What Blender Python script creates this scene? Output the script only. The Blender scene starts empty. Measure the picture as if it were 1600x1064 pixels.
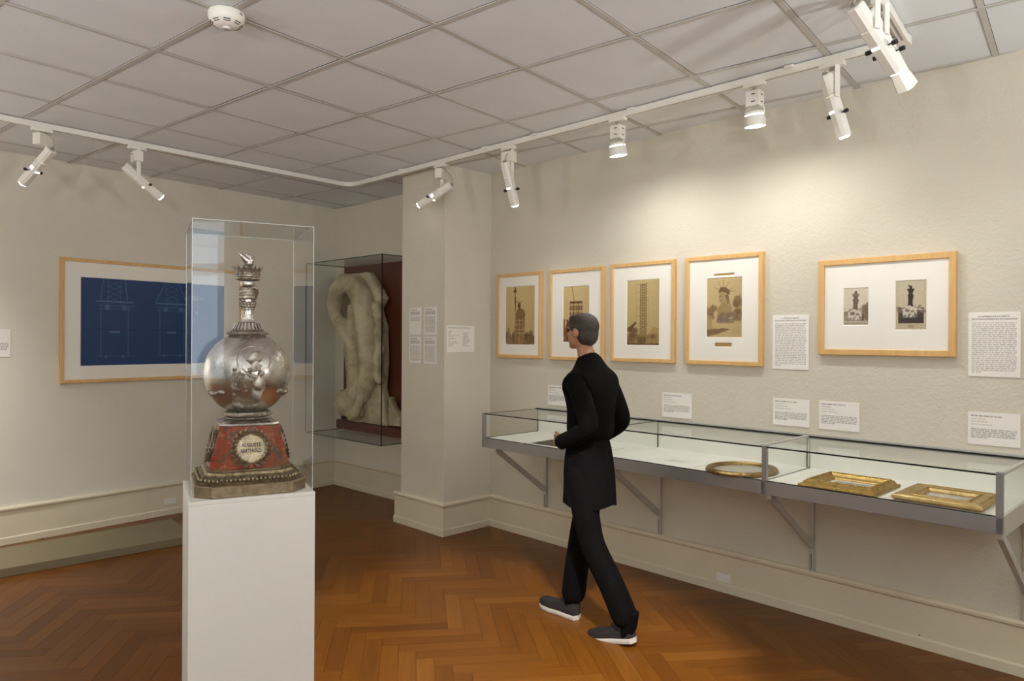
import bpy, bmesh, math, random
import numpy as np
from mathutils import Vector, Matrix

random.seed(7)
SC = bpy.context.scene
COL = SC.collection
PI = math.pi

# ------------------------------------------------------------------ camera, world, exposure
cam_d = bpy.data.cameras.new('camera')
cam_d.sensor_width = 36.0
cam_d.lens = 25.164
cam_d.clip_start = 0.05
cam = bpy.data.objects.new('camera', cam_d)
COL.objects.link(cam)
YAW, PIT, ROL = 0.89763855, -0.00275846, 0.00623633
_f = Vector((math.sin(YAW) * math.cos(PIT), math.cos(YAW) * math.cos(PIT), math.sin(PIT)))
_r = Vector((math.cos(YAW), -math.sin(YAW), 0))
_u = _r.cross(_f)
_c, _s = math.cos(ROL), math.sin(ROL)
_R, _U = _c * _r + _s * _u, -_s * _r + _c * _u
M = Matrix((_R, _U, -_f)).transposed().to_4x4()
M.translation = Vector((0, 0, 1.49))
cam.matrix_world = M
SC.camera = cam

SC.view_settings.view_transform = 'Standard'
SC.view_settings.look = 'None'
SC.view_settings.gamma = 1.0
SC.view_settings.use_curve_mapping = False
SC.view_settings.exposure = 1.05

w = bpy.data.worlds.new('world')
SC.world = w
w.use_nodes = True
w.node_tree.nodes['Background'].inputs[0].default_value = (0.75, 0.85, 1.0, 1)
w.node_tree.nodes['Background'].inputs[1].default_value = 0.6

DAYLIGHT = (0.72, 0.86, 1.0)
HALOGEN = (1.0, 1.0, 0.99)
WINDOW_STRENGTH = 2.2
SPOT_W = 10.0

H_CEIL = 2.794
# fill lamps added out of view, without fixtures: near the track, and aimed up
for _x, _y, _z, _tx, _ty, _tz, _w, _a in ((-.2, .6, 2.55, -1.4, -2.5, 2.3, 25, 120), (1.2, .6, 2.55, .8, -2.5, 2.3, 25, 120), (1.5, .6, 2.55, 2.55, 2.0, 0, 210, 42),
                                          (.75, 5.1, 2.55, .3, 6.0, .9, 70, 120), (-.5, 5.1, 2.55, -.7, 6.0, .9, 70, 120),
                                          (-1.7, -1.6, 1.75, -1.2, -1.0, 2.8, 75, 150), (.9, -1.9, 1.75, 1.0, -1.2, 2.8, 75, 150), (2.7, -1.8, 1.75, 2.5, -1.2, 2.8, 60, 150),
                                          (-1.7, 1.0, 1.75, -1.2, 1.2, 2.8, 75, 150), (-1.7, 3.6, 1.75, -1.2, 3.6, 2.8, 60, 150)):
    _l = bpy.data.lights.new('fill_lamp', 'SPOT'); _l.energy = _w; _l.color = HALOGEN; _l.spot_size = math.radians(_a); _l.spot_blend = .8 if _a > 60 else .3; _l.shadow_soft_size = .08
    _o = bpy.data.objects.new('fill_lamp', _l); COL.objects.link(_o); _o.location = (_x, _y, _z)
    _o.rotation_euler = (Vector((_tx, _ty, _tz)) - Vector((_x, _y, _z))).to_track_quat('-Z', 'Y').to_euler()
# plan of the room, measured in metres from the camera's foot
N_R = Vector((.99202384, -.1260504, 0)); C_R = 3.86298       # right wall: outward normal and distance
D_R = Vector((.1260504, .99202384, 0))                       # along it, away from the viewer
ROT_R = math.atan2(-D_R.y, -D_R.x)
N_B = Vector((.01686923, .9998577, 0)); C_B = 6.0274          # back wall
D_B = Vector((.9998577, -.01686923, 0))
ROT_B = math.atan2(D_B.y, D_B.x)
FAR = Vector((4.577, 5.951, 0))
D_A = Vector((-.0888, -.99605, 0)); N_A = Vector((.99605, -.0888, 0))   # niche wall
ROT_A = math.atan2(D_A.y, D_A.x)


def RP(s, z=0, off=0):
    p = D_R * s + N_R * (C_R - off); p.z = z; return p


def BP(s, z=0, off=0):
    p = D_B * s + N_B * (C_B - off); p.z = z; return p


def AP(s, z=0, off=0):
    p = FAR + D_A * s - N_A * off; p.z = z; return p


# ------------------------------------------------------------------ materials
def lin(c):
    return tuple(((x / 12.92) if x <= 0.04045 else ((x + 0.055) / 1.055) ** 2.4) for x in c)


def rgb(r, g, b):
    return lin((r / 255, g / 255, b / 255))


class NT:
    def __init__(s, name):
        s.m = bpy.data.materials.new(name); s.m.use_nodes = True
        s.t = s.m.node_tree; s.n = s.t.nodes; s.l = s.t.links
        s.b = s.n['Principled BSDF']; s.o = s.n['Material Output']

    def add(s, typ, **kw):
        nd = s.n.new(typ)
        for k, v in kw.items():
            setattr(nd, k, v)
        return nd

    def link(s, a, b):
        s.l.new(a, b)

    def coord(s, which='Object'):
        return s.add('ShaderNodeTexCoord').outputs[which]

    def noise(s, vec, scale, detail=3, rough=.55, dist=0):
        n = s.add('ShaderNodeTexNoise'); n.inputs['Scale'].default_value = scale
        n.inputs['Detail'].default_value = detail; n.inputs['Roughness'].default_value = rough
        n.inputs['Distortion'].default_value = dist
        if vec is not None: s.link(vec, n.inputs['Vector'])
        return n

    def ramp(s, fac, stops):
        r = s.add('ShaderNodeValToRGB'); e = r.color_ramp.elements
        while len(e) < len(stops): e.new(.5)
        for i, (p, c) in enumerate(stops):
            e[i].position = p; e[i].color = (*c, 1)
        s.link(fac, r.inputs['Fac']); return r

    def mapping(s, vec, scale):
        m = s.add('ShaderNodeMapping'); m.inputs['Scale'].default_value = scale
        s.link(vec, m.inputs['Vector']); return m.outputs['Vector']

    def bump(s, h, strength, dist=.01):
        b = s.add('ShaderNodeBump'); b.inputs['Strength'].default_value = strength
        b.inputs['Distance'].default_value = dist
        s.link(h, b.inputs['Height']); s.link(b.outputs['Normal'], s.b.inputs['Normal'])

    def set(s, col=None, rough=.5, metal=0, spec=.5):
        if col: s.b.inputs['Base Color'].default_value = (*col, 1)
        s.b.inputs['Roughness'].default_value = rough
        s.b.inputs['Metallic'].default_value = metal
        s.b.inputs['Specular IOR Level'].default_value = spec


def m_plain(name, col, rough=.5, metal=0, spec=.5, var=.06, scale=9, bump=0, bscale=60):
    t = NT(name); t.set(col, rough, metal, spec)
    n = t.noise(t.coord(), scale, 4)
    lo = tuple(max(0, c * (1 - var)) for c in col); hi = tuple(min(1, c * (1 + var)) for c in col)
    r = t.ramp(n.outputs['Fac'], [(.3, lo), (.7, hi)])
    t.link(r.outputs['Color'], t.b.inputs['Base Color'])
    if bump:
        t.bump(t.noise(t.coord(), bscale, 3).outputs['Fac'], bump)
    return t.m


def m_emit(name, col, strength):
    t = NT(name); e = t.add('ShaderNodeEmission')
    e.inputs[0].default_value = (*col, 1); e.inputs[1].default_value = strength
    t.link(e.outputs[0], t.o.inputs['Surface']); return t.m


def m_glass(name, tint=(1, 1, 1), f0=.035, rough=0.0, extra=0.0):
    """thin sheet: transparent with a Fresnel-weighted mirror on each face"""
    t = NT(name)
    tr = t.add('ShaderNodeBsdfTransparent'); tr.inputs[0].default_value = (*tint, 1)
    gl = t.add('ShaderNodeBsdfGlossy'); gl.inputs['Roughness'].default_value = rough
    lw = t.add('ShaderNodeLayerWeight'); lw.inputs['Blend'].default_value = .5
    p = t.add('ShaderNodeMath', operation='POWER'); p.inputs[1].default_value = 5
    t.link(lw.outputs['Facing'], p.inputs[0])
    ma = t.add('ShaderNodeMath', operation='MULTIPLY_ADD')
    ma.inputs[1].default_value = 1 - f0; ma.inputs[2].default_value = f0 + extra
    t.link(p.outputs[0], ma.inputs[0])
    mx = t.add('ShaderNodeMixShader')
    t.link(ma.outputs[0], mx.inputs['Fac']); t.link(tr.outputs[0], mx.inputs[1]); t.link(gl.outputs[0], mx.inputs[2])
    t.link(mx.outputs[0], t.o.inputs['Surface']); return t.m


def m_wall(name, col, bump, scale):
    t = NT(name); t.set(col, .85, 0, .25)
    v = t.coord()
    big = t.noise(v, 1.3, 5, .6)
    r = t.ramp(big.outputs['Fac'], [(.25, tuple(c * .93 for c in col)), (.75, tuple(min(1, c * 1.04) for c in col))])
    t.link(r.outputs['Color'], t.b.inputs['Base Color'])
    a = t.noise(v, scale, 5, .65, .6); b = t.noise(v, scale * 3.1, 3, .6)
    ad = t.add('ShaderNodeMath', operation='MULTIPLY_ADD'); ad.inputs[1].default_value = .35
    t.link(b.outputs['Fac'], ad.inputs[0]); t.link(a.outputs['Fac'], ad.inputs[2])
    t.bump(ad.outputs[0], bump, .012)
    return t.m


def m_wood(name, c0, c1, rough, scale=(2, 40, 40)):
    t = NT(name); t.set(c0, rough)
    v = t.mapping(t.coord(), scale)
    n = t.noise(v, 1.6, 6, .6, .4)
    r = t.ramp(n.outputs['Fac'], [(.3, c0), (.7, c1)])
    t.link(r.outputs['Color'], t.b.inputs['Base Color'])
    t.bump(n.outputs['Fac'], .06, .002); return t.m


def m_parquet():
    t = NT('oak_parquet'); t.set((.3, .15, .05), .3, 0, .28)
    uv = t.add('ShaderNodeUVMap'); uv.uv_map = 'UVMap'
    oi = t.add('ShaderNodeObjectInfo'); geo = t.add('ShaderNodeNewGeometry')
    sm = t.add('ShaderNodeMath', operation='ADD'); fr = t.add('ShaderNodeMath', operation='FRACT')
    t.link(oi.outputs['Random'], sm.inputs[0]); t.link(geo.outputs['Random Per Island'], sm.inputs[1]); t.link(sm.outputs[0], fr.inputs[0])
    mp = t.mapping(uv.outputs[0], (3.0, 60, 1))
    n = t.add('ShaderNodeTexNoise'); n.noise_dimensions = '4D'
    n.inputs['Scale'].default_value = 1.0; n.inputs['Detail'].default_value = 6; n.inputs['Roughness'].default_value = .62
    n.inputs['Distortion'].default_value = .5
    t.link(mp, n.inputs['Vector'])
    ml = t.add('ShaderNodeMath', operation='MULTIPLY'); ml.inputs[1].default_value = 90
    t.link(fr.outputs[0], ml.inputs[0]); t.link(ml.outputs[0], n.inputs['W'])
    base = t.ramp(fr.outputs[0], [(0, rgb(102, 57, 11)), (.35, rgb(120, 71, 17)), (.7, rgb(110, 63, 12)), (1, rgb(128, 79, 24))])
    gr = t.ramp(n.outputs['Fac'], [(.3, (.72, .70, .66)), (.7, (1.12, 1.1, 1.06))])
    mx = t.add('ShaderNodeMix', data_type='RGBA', blend_type='MULTIPLY'); mx.inputs[0].default_value = 1
    t.link(base.outputs['Color'], mx.inputs[6]); t.link(gr.outputs['Color'], mx.inputs[7])
    t.link(mx.outputs[2], t.b.inputs['Base Color'])
    rr = t.ramp(n.outputs['Fac'], [(.2, (.30,) * 3), (.8, (.44,) * 3)])
    t.link(rr.outputs['Color'], t.b.inputs['Roughness'])
    t.bump(n.outputs['Fac'], .05, .002); return t.m


def m_metal(name, c0, c1, rough, scale=14, bump=0, bscale=60):
    t = NT(name); t.set(c0, rough, 1.0)
    n = t.noise(t.coord(), scale, 5, .65, .5)
    r = t.ramp(n.outputs['Fac'], [(.32, c1), (.62, c0)])
    t.link(r.outputs['Color'], t.b.inputs['Base Color'])
    rr = t.ramp(n.outputs['Fac'], [(.3, (min(1, rough * 1.6),) * 3), (.7, (rough,) * 3)])
    t.link(rr.outputs['Color'], t.b.inputs['Roughness'])
    if bump: t.bump(t.noise(t.coord(), bscale, 4).outputs['Fac'], bump, .004)
    return t.m


def m_marble():
    t = NT('red_marble'); t.set((.4, .1, .04), .16, 0, .22)
    v = t.coord()
    a = t.noise(v, 13, 7, .75, 1.6); b = t.noise(v, 30, 6, .75, 1.2)
    r = t.ramp(a.outputs['Fac'], [(.32, rgb(46, 30, 30)), (.42, rgb(116, 38, 8)), (.49, rgb(150, 52, 10)), (.55, rgb(110, 62, 22)), (.64, rgb(70, 62, 54))])
    r2 = t.ramp(b.outputs['Fac'], [(.56, (0, 0, 0)), (.66, (1, 1, 1))])
    mx = t.add('ShaderNodeMix', data_type='RGBA'); t.link(r2.outputs['Color'], mx.inputs[0])
    t.link(r.outputs['Color'], mx.inputs[6]); mx.inputs[7].default_value = (*rgb(150, 116, 82), 1)
    t.link(mx.outputs[2], t.b.inputs['Base Color']); return t.m


def m_col(name, rough=.6):
    t = NT(name); t.set((.5, .5, .5), rough, 0, .3)
    a = t.add('ShaderNodeVertexColor'); a.layer_name = 'Col'
    n = t.noise(t.coord(), 120, 3)
    r = t.ramp(n.outputs['Fac'], [(.2, (.95, .95, .95)), (.8, (1.04, 1.04, 1.04))])
    mx = t.add('ShaderNodeMix', data_type='RGBA', blend_type='MULTIPLY'); mx.inputs[0].default_value = 1
    t.link(a.outputs[0], mx.inputs[6]); t.link(r.outputs[0], mx.inputs[7])
    t.link(mx.outputs[2], t.b.inputs['Base Color']); return t.m


def m_plaster():
    t = NT('old_plaster'); t.set((.6, .55, .42), .8, 0, .2)
    n = t.noise(t.coord(), 5, 6, .65, .4)
    r = t.ramp(n.outputs['Fac'], [(.3, rgb(150, 138, 108)), (.55, rgb(196, 186, 156)), (.75, rgb(214, 200, 158))])
    t.link(r.outputs['Color'], t.b.inputs['Base Color'])
    t.bump(t.noise(t.coord(), 45, 4).outputs['Fac'], .35, .01); return t.m


MT = dict(
    wall_r=m_wall('stucco_wall', rgb(214, 207, 190), .4, 40),
    wall_b=m_wall('painted_wall', rgb(224, 218, 203), .22, 60),
    wall_p=m_wall('stucco_pillar', rgb(218, 211, 195), .4, 44),
    board=m_plain('cream_paint', rgb(222, 212, 186), .42, var=.03, scale=3),
    tile=m_plain('ceiling_tile_paint', rgb(228, 231, 234), .9, spec=.2, var=.03, scale=2.5, bump=.12, bscale=160),
    tbar=m_plain('tbar_enamel', rgb(194, 191, 185), .5, var=.04),
    plenum=m_plain('plenum_dark', rgb(40, 37, 33), .9),
    white=m_plain('white_lacquer', rgb(236, 233, 224), .38, var=.015, scale=3),
    lamp=m_plain('white_lamp_enamel', rgb(232, 229, 220), .35, var=.02),
    deck=m_plain('white_deck', rgb(240, 238, 228), .6, var=.015),
    alu=m_plain('grey_anodised', rgb(158, 157, 157), .42, .55, var=.02),
    alu_l=m_plain('pale_aluminium', rgb(196, 194, 188), .4, 0.3, var=.03),
    seal=m_plain('black_seal', rgb(14, 14, 15), .4),
    black=m_plain('black_plastic', rgb(20, 19, 18), .4),
    grey=m_plain('grey_plastic', rgb(150, 146, 138), .5),
    beige_wire=m_plain('beige_cable', rgb(178, 166, 138), .5),
    glass=m_glass('clear_glass', (.975, .99, .98)),
    acryl=m_glass('clear_acrylic', (.985, .985, .98), .045),
    frame_glass=m_glass('picture_glass', (.99, .99, .99), .015, .22),
    acr_edge=m_plain('polished_acrylic_edge', rgb(186, 188, 184), .12, var=.03),
    gl_edge=m_plain('green_glass_edge', rgb(70, 84, 76), .2, var=.05),
    beech=m_wood('beech_frame', rgb(212, 168, 104), rgb(228, 186, 122), .42, (30, 30, 3)),
    mat=m_plain('white_mat_board', rgb(244, 240, 230), .9, spec=.1, var=.01),
    bevel=m_plain('mat_bevel', rgb(250, 247, 240), .9, spec=.1, var=.01),
    print=m_col('paper_print', .55),
    paper=m_plain('white_paper', rgb(238, 234, 226), .85, spec=.15, var=.015),
    ink=m_plain('black_ink', rgb(70, 66, 62), .8, spec=.1),
    parquet=m_parquet(),
    sub=m_plain('dark_subfloor', rgb(38, 20, 8), .8),
    silver=m_metal('aged_silver', (.60, .57, .53), (.30, .27, .24), .2, 11, .05, 30),
    silver_d=m_metal('dark_silver', (.42, .37, .30), (.12, .10, .08), .3, 60, .25, 150),
    relief=m_metal('worn_relief_silver', (.58, .54, .47), (.22, .19, .15), .42, 40, .1, 120),
    bronze=m_metal('gilt_bronze', (.36, .29, .17), (.08, .06, .03), .3, 70, .2, 160),
    gilt=m_metal('pale_gilt', (.46, .37, .24), (.22, .17, .10), .3, 30, .08, 60),
    marble=m_marble(),
    gold=m_metal('gold_leaf', (.54, .37, .13), (.36, .235, .07), .36, 40, .06, 120),
    gold_l=m_metal('pale_gold_leaf', (.64, .47, .22), (.48, .34, .13), .38, 30, .05, 120),
    gold_o=m_metal('brown_gilt', (.40, .27, .11), (.20, .12, .045), .32, 40),
    platform=m_plain('grey_beige_paint', rgb(128, 116, 88), .5, var=.03),
    redwood=m_wood('red_brown_board', rgb(74, 30, 16), rgb(96, 42, 24), .35, (30, 30, 3)),
    plaster=m_plaster(),
    lens=m_emit('lamp_lens', (1.0, .95, .86), 14.0),
    slot=m_emit('lamp_slot', (1.0, .95, .86), 3.0),
    sky=m_emit('daylight_pane', DAYLIGHT, WINDOW_STRENGTH), sky2=m_emit('shaded_daylight_pane', DAYLIGHT, WINDOW_STRENGTH * .12),
    jacket=m_plain('black_jacket', rgb(5, 5, 5), .85, 0, .15, var=.15, scale=14, bump=.3, bscale=90),
    coat=m_plain('black_coat', rgb(6, 5, 5), .9, 0, .15, var=.15, scale=14, bump=.3, bscale=90),
    trouser=m_plain('black_trousers', rgb(6, 5, 5), .9, 0, .15, var=.15, bump=.3, bscale=60),
    skin=m_plain('skin', rgb(176, 128, 98), .55, var=.06),
    hair=m_plain('dark_hair', rgb(62, 54, 46), .6, var=.25, scale=60, bump=.5, bscale=120),
    shoe=m_plain('dark_shoe_canvas', rgb(34, 31, 29), .7, var=.1),
    sole=m_plain('pale_rubber', rgb(196, 188, 176), .6, var=.05),
    eye=m_plain('eye', rgb(40, 34, 30), .2),
    curtain=m_plain('pale_curtain', rgb(206, 210, 216), .9),
)

# ------------------------------------------------------------------ mesh helpers


class MB:
    def __init__(s):
        s.v = []; s.f = []

    def add(s, vs, fs):
        o = len(s.v); s.v += [tuple(p) for p in vs]; s.f += [tuple(i + o for i in f) for f in fs]; return s

    def box(s, x0, x1, y0, y1, z0, z1, T=None):
        vs = [Vector(p) for p in ((x0, y0, z0), (x1, y0, z0), (x1, y1, z0), (x0, y1, z0), (x0, y0, z1), (x1, y0, z1), (x1, y1, z1), (x0, y1, z1))]
        if T is not None: vs = [T @ p for p in vs]
        return s.add(vs, [(0, 3, 2, 1), (4, 5, 6, 7), (0, 1, 5, 4), (1, 2, 6, 5), (2, 3, 7, 6), (3, 0, 4, 7)])

    def prism(s, poly, z0, z1, T=None):
        n = len(poly)
        vs = [Vector((p[0], p[1], z0)) for p in poly] + [Vector((p[0], p[1], z1)) for p in poly]
        if T is not None: vs = [T @ p for p in vs]
        return s.add(vs, [tuple(reversed(range(n))), tuple(range(n, 2 * n))] + [(i, (i + 1) % n, n + (i + 1) % n, n + i) for i in range(n)])

    def loft(s, rings, cap=True, T=None):
        n = len(rings[0]); vs = [Vector(p) for r in rings for p in r]
        if T is not None: vs = [T @ p for p in vs]
        fs = []
        for k in range(len(rings) - 1):
            for i in range(n):
                a, b = k * n + i, k * n + (i + 1) % n
                fs.append((a, b, b + n, a + n))
        if cap:
            fs.append(tuple(reversed(range(n)))); fs.append(tuple(range((len(rings) - 1) * n, len(rings) * n)))
        return s.add(vs, fs)

    def lathe(s, prof, seg=32, T=None, cap=True, sx=1, sy=1):
        return s.loft([[(r * sx * math.cos(2 * PI * i / seg), r * sy * math.sin(2 * PI * i / seg), z) for i in range(seg)] for r, z in prof], cap, T)

    def tube(s, pts, rad, seg=8, T=None):
        pts = [Vector(p) for p in pts]; n = len(pts)
        if not isinstance(rad, (list, tuple)): rad = [rad] * n
        rings = []; up = None
        for i, p in enumerate(pts):
            t = (pts[min(i + 1, n - 1)] - pts[max(i - 1, 0)]).normalized()
            if up is None:
                up = Vector((0, 0, 1)) if abs(t.z) < .9 else Vector((1, 0, 0))
            a = (up - t * up.dot(t)).normalized(); b = t.cross(a); up = a
            rings.append([p + (a * math.cos(2 * PI * k / seg) + b * math.sin(2 * PI * k / seg)) * rad[i] for k in range(seg)])
        return s.loft(rings, True, T)

    def ball(s, c, r, seg=12, rings=8, T=None):
        if not isinstance(r, (tuple, list)): r = (r, r, r)
        vs = [Vector((c[0], c[1], c[2] - r[2]))]
        for j in range(1, rings):
            a = -PI / 2 + PI * j / rings
            for i in range(seg):
                t = 2 * PI * i / seg
                vs.append(Vector((c[0] + r[0] * math.cos(a) * math.cos(t), c[1] + r[1] * math.cos(a) * math.sin(t), c[2] + r[2] * math.sin(a))))
        vs.append(Vector((c[0], c[1], c[2] + r[2])))
        if T is not None: vs = [T @ p for p in vs]
        fs = [(0, 1 + (i + 1) % seg, 1 + i) for i in range(seg)]
        for j in range(rings - 2):
            for i in range(seg):
                a, b = 1 + j * seg + i, 1 + j * seg + (i + 1) % seg
                fs.append((a, b, b + seg, a + seg))
        L = len(vs) - 1; o = 1 + (rings - 2) * seg
        fs += [(o + i, o + (i + 1) % seg, L) for i in range(seg)]
        return s.add(vs, fs)

    def mesh(s, name):
        me = bpy.data.meshes.new(name); me.from_pydata(s.v, [], s.f); me.update(); return me

    def build(s, name, mat, parent=None, smooth=False, bevel=0, kind=None, label=None):
        me = s.mesh(name)
        if mat is not None: me.materials.append(MT[mat] if isinstance(mat, str) else mat)
        o = bpy.data.objects.new(name, me); COL.objects.link(o)
        if parent: o.parent = parent
        if smooth: shade(me, 40)
        if bevel:
            b = o.modifiers.new('bevel', 'BEVEL'); b.width = bevel; b.segments = 2; b.limit_method = 'ANGLE'
        if kind: o['kind'] = kind
        if label: o['label'] = label
        return o


def shade(me, angle=40):
    bm = bmesh.new(); bm.from_mesh(me)
    for f in bm.faces: f.smooth = True
    for e in bm.edges:
        if len(e.link_faces) == 2 and e.calc_face_angle(0) > math.radians(angle): e.smooth = False
    bm.to_mesh(me); bm.free()


def thing(name, label, cat, loc=(0, 0, 0), rz=0, group=None):
    o = bpy.data.objects.new(name, None); COL.objects.link(o)
    o.empty_display_size = .1
    o.location = loc; o.rotation_euler = (0, 0, rz); o['label'] = label; o['category'] = cat
    if group: o['group'] = group
    return o


def tag(o, label, cat, group=None):
    o['label'] = label; o['category'] = cat
    if group: o['group'] = group
    return o


def struct(o):
    o['kind'] = 'structure'; return o


def place(o, loc, rz=0):
    o.location = loc; o.rotation_euler = (0, 0, rz); return o


# ------------------------------------------------------------------ painter for flat prints (vertex colours)
class Canvas:
    def __init__(s, w, h, col):
        s.w, s.h = w, h
        yy, xx = np.mgrid[0:h, 0:w]
        s.X = xx / (w - 1); s.Y = yy / (h - 1)
        s.a = np.ones((h, w, 3)) * np.array(col) / 255.0
        s.asp = w / h; s.px = 1.0 / h

    def mix(s, m, col, k=1.0):
        m = np.clip(m, 0, 1)[..., None] * k
        s.a = s.a * (1 - m) + np.array(col) / 255.0 * m

    def rect(s, x0, y0, x1, y1, col, k=1.0, soft=None):
        e = soft or s.px
        m = np.clip((s.X - x0) / e + .5, 0, 1) * np.clip((x1 - s.X) / e + .5, 0, 1) * np.clip((s.Y - y0) / e + .5, 0, 1) * np.clip((y1 - s.Y) / e + .5, 0, 1)
        s.mix(m, col, k)

    def ell(s, cx, cy, rx, ry, col, k=1.0, soft=.15):
        d = np.sqrt(((s.X - cx) / rx) ** 2 + ((s.Y - cy) / ry) ** 2)
        s.mix((1 - d) / soft + .5, col, k)

    def line(s, x0, y0, x1, y1, wd, col, k=1.0):
        A = s.asp
        px, py = s.X * A, s.Y; ax, ay, bx, by = x0 * A, y0, x1 * A, y1
        L2 = (bx - ax) ** 2 + (by - ay) ** 2 + 1e-9
        t = np.clip(((px - ax) * (bx - ax) + (py - ay) * (by - ay)) / L2, 0, 1)
        d = np.hypot(px - ax - t * (bx - ax), py - ay - t * (by - ay))
        s.mix((wd / 2 - d) / s.px + .5, col, k)

    def poly(s, pts, col, k=1.0):
        ins = np.zeros_like(s.X, bool); n = len(pts)
        for i in range(n):
            x0, y0 = pts[i]; x1, y1 = pts[(i + 1) % n]
            if y0 == y1: continue
            c = ((s.Y < y0) != (s.Y < y1)) & (s.X < (x1 - x0) * (s.Y - y0) / (y1 - y0) + x0)
            ins ^= c
        s.mix(ins.astype(float), col, k)

    def grain(s, amt, seed=0):
        r = np.random.RandomState(seed); s.a = np.clip(s.a + (r.rand(s.h, s.w, 1) - .5) * amt, 0, 1)

    def blot(s, x0, y0, x1, y1, n, rx, ry, c0, c1, seed, k=.7):
        r = np.random.RandomState(seed)
        for _ in range(n):
            t = r.rand()
            s.ell(x0 + (x1 - x0) * r.rand(), y0 + (y1 - y0) * r.rand(), rx * (.5 + r.rand()), ry * (.5 + r.rand()), [a + (b - a) * t for a, b in zip(c0, c1)], k, .5)

    def build(s, name, w, h, parent, cx=0, z0=0, y=0, flat=False, label=None):
        """a sheet w x h standing in the xz plane facing -y (or lying flat facing +z)"""
        xs = np.linspace(-w / 2, w / 2, s.w) + cx; zs = np.linspace(h, 0, s.h) + z0
        gx, gz = np.meshgrid(xs, zs)
        if flat: co = np.stack([gx, gz, np.full_like(gx, y)], -1)
        else: co = np.stack([gx, np.full_like(gx, y), gz], -1)
        idx = np.arange(s.w * s.h).reshape(s.h, s.w)
        q = np.stack([idx[1:, :-1], idx[1:, 1:], idx[:-1, 1:], idx[:-1, :-1]], -1).reshape(-1, 4)
        me = bpy.data.meshes.new(name)
        me.vertices.add(s.w * s.h); me.vertices.foreach_set('co', co.reshape(-1).astype(np.float32))
        me.loops.add(len(q) * 4); me.loops.foreach_set('vertex_index', q.reshape(-1).astype(np.int32))
        me.polygons.add(len(q)); me.polygons.foreach_set('loop_start', np.arange(0, len(q) * 4, 4, dtype=np.int32))
        me.update(calc_edges=True)
        at = me.color_attributes.new('Col', 'FLOAT_COLOR', 'POINT')
        a = s.a.reshape(-1, 3); l = np.where(a <= .04045, a / 12.92, ((a + .055) / 1.055) ** 2.4)
        at.data.foreach_set('color', np.concatenate([l, np.ones((len(l), 1))], 1).reshape(-1).astype(np.float32))
        me.materials.append(MT['print'])
        o = bpy.data.objects.new(name, me); COL.objects.link(o)
        if parent: o.parent = parent
        if label: o['label'] = label
        return o


def text_mesh(name, body, size, mat, parent, loc, rot=(PI / 2, 0, 0), extrude=0.0, align='CENTER', sx=1.0, bold=0.0):
    cu = bpy.data.curves.new(name, 'FONT'); cu.body = body; cu.size = size; cu.extrude = extrude
    cu.align_x = align; cu.align_y = 'CENTER'; cu.space_line = .95; cu.offset = bold; cu.resolution_u = 2
    tmp = bpy.data.objects.new(name, cu); COL.objects.link(tmp)
    dg = bpy.context.evaluated_depsgraph_get()
    me = bpy.data.meshes.new_from_object(tmp.evaluated_get(dg))
    bpy.data.objects.remove(tmp); bpy.data.curves.remove(cu)
    me.materials.clear(); me.materials.append(MT[mat])
    o = bpy.data.objects.new(name, me); COL.objects.link(o); o.parent = parent
    o.location = loc; o.rotation_euler = rot; o.scale = (sx, 1, 1)
    return o


# ------------------------------------------------------------------ room shell
C1 = BP(4.4754); C1 = Vector((4.577, 5.951, 0))
P_A = Vector((4.436, 4.28, 0))            # niche wall meets pillar line
LX, FY = -2.2, -2.6
R_NEAR = RP((FY - N_R.y * C_R) / D_R.y)    # right wall near end
B_L = BP(LX - .0)
room = [Vector((LX, FY, 0)), Vector((R_NEAR.x, FY, 0)), RP(4.30), P_A, C1, Vector((LX, B_L.y, 0))]


def wall(name, a, b, t, mat, z0=-.05, z1=H_CEIL + .12):
    d = (b - a).normalized(); n = Vector((d.y, -d.x, 0))      # outward when the room lies to the left of a->b
    q = [a, b, b + n * t, a + n * t]
    m = MB(); m.prism([(p.x, p.y) for p in reversed(q)], z0, z1)
    return struct(m.build(name, mat))


wall('wall_right', R_NEAR, RP(4.30), .14, 'wall_r')
wall('wall_alcove', P_A, C1, .14, 'wall_b')
wall('wall_back', C1 + Vector((.14, 0, 0)), Vector((LX, B_L.y, 0)), .14, 'wall_b')

# left and front walls with their windows
wl = MB(); y0, y1, zs, zt = 0.4, 2.0, .9, 2.45; y2, y3 = 2.9, 4.5
for ya, yb in ((FY - .14, y0), (y1, y2), (y3, B_L.y + .14)): wl.box(LX - .14, LX, ya, yb, -.05, H_CEIL + .12)
for ya, yb in ((y0, y1), (y2, y3)): wl.box(LX - .14, LX, ya, yb, -.05, zs); wl.box(LX - .14, LX, ya, yb, zt, H_CEIL + .12)
struct(wl.build('wall_left', 'wall_b'))
wf = MB(); x0, x1 = -1.55, -.45
wf.box(LX, x0, FY - .14, FY, -.05, H_CEIL + .12); wf.box(x1, R_NEAR.x + .1, FY - .14, FY, -.05, H_CEIL + .12)
wf.box(x0, x1, FY - .14, FY, -.05, 1.05); wf.box(x0, x1, FY - .14, FY, 2.62, H_CEIL + .12)
struct(wf.build('wall_front', 'wall_b'))


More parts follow.
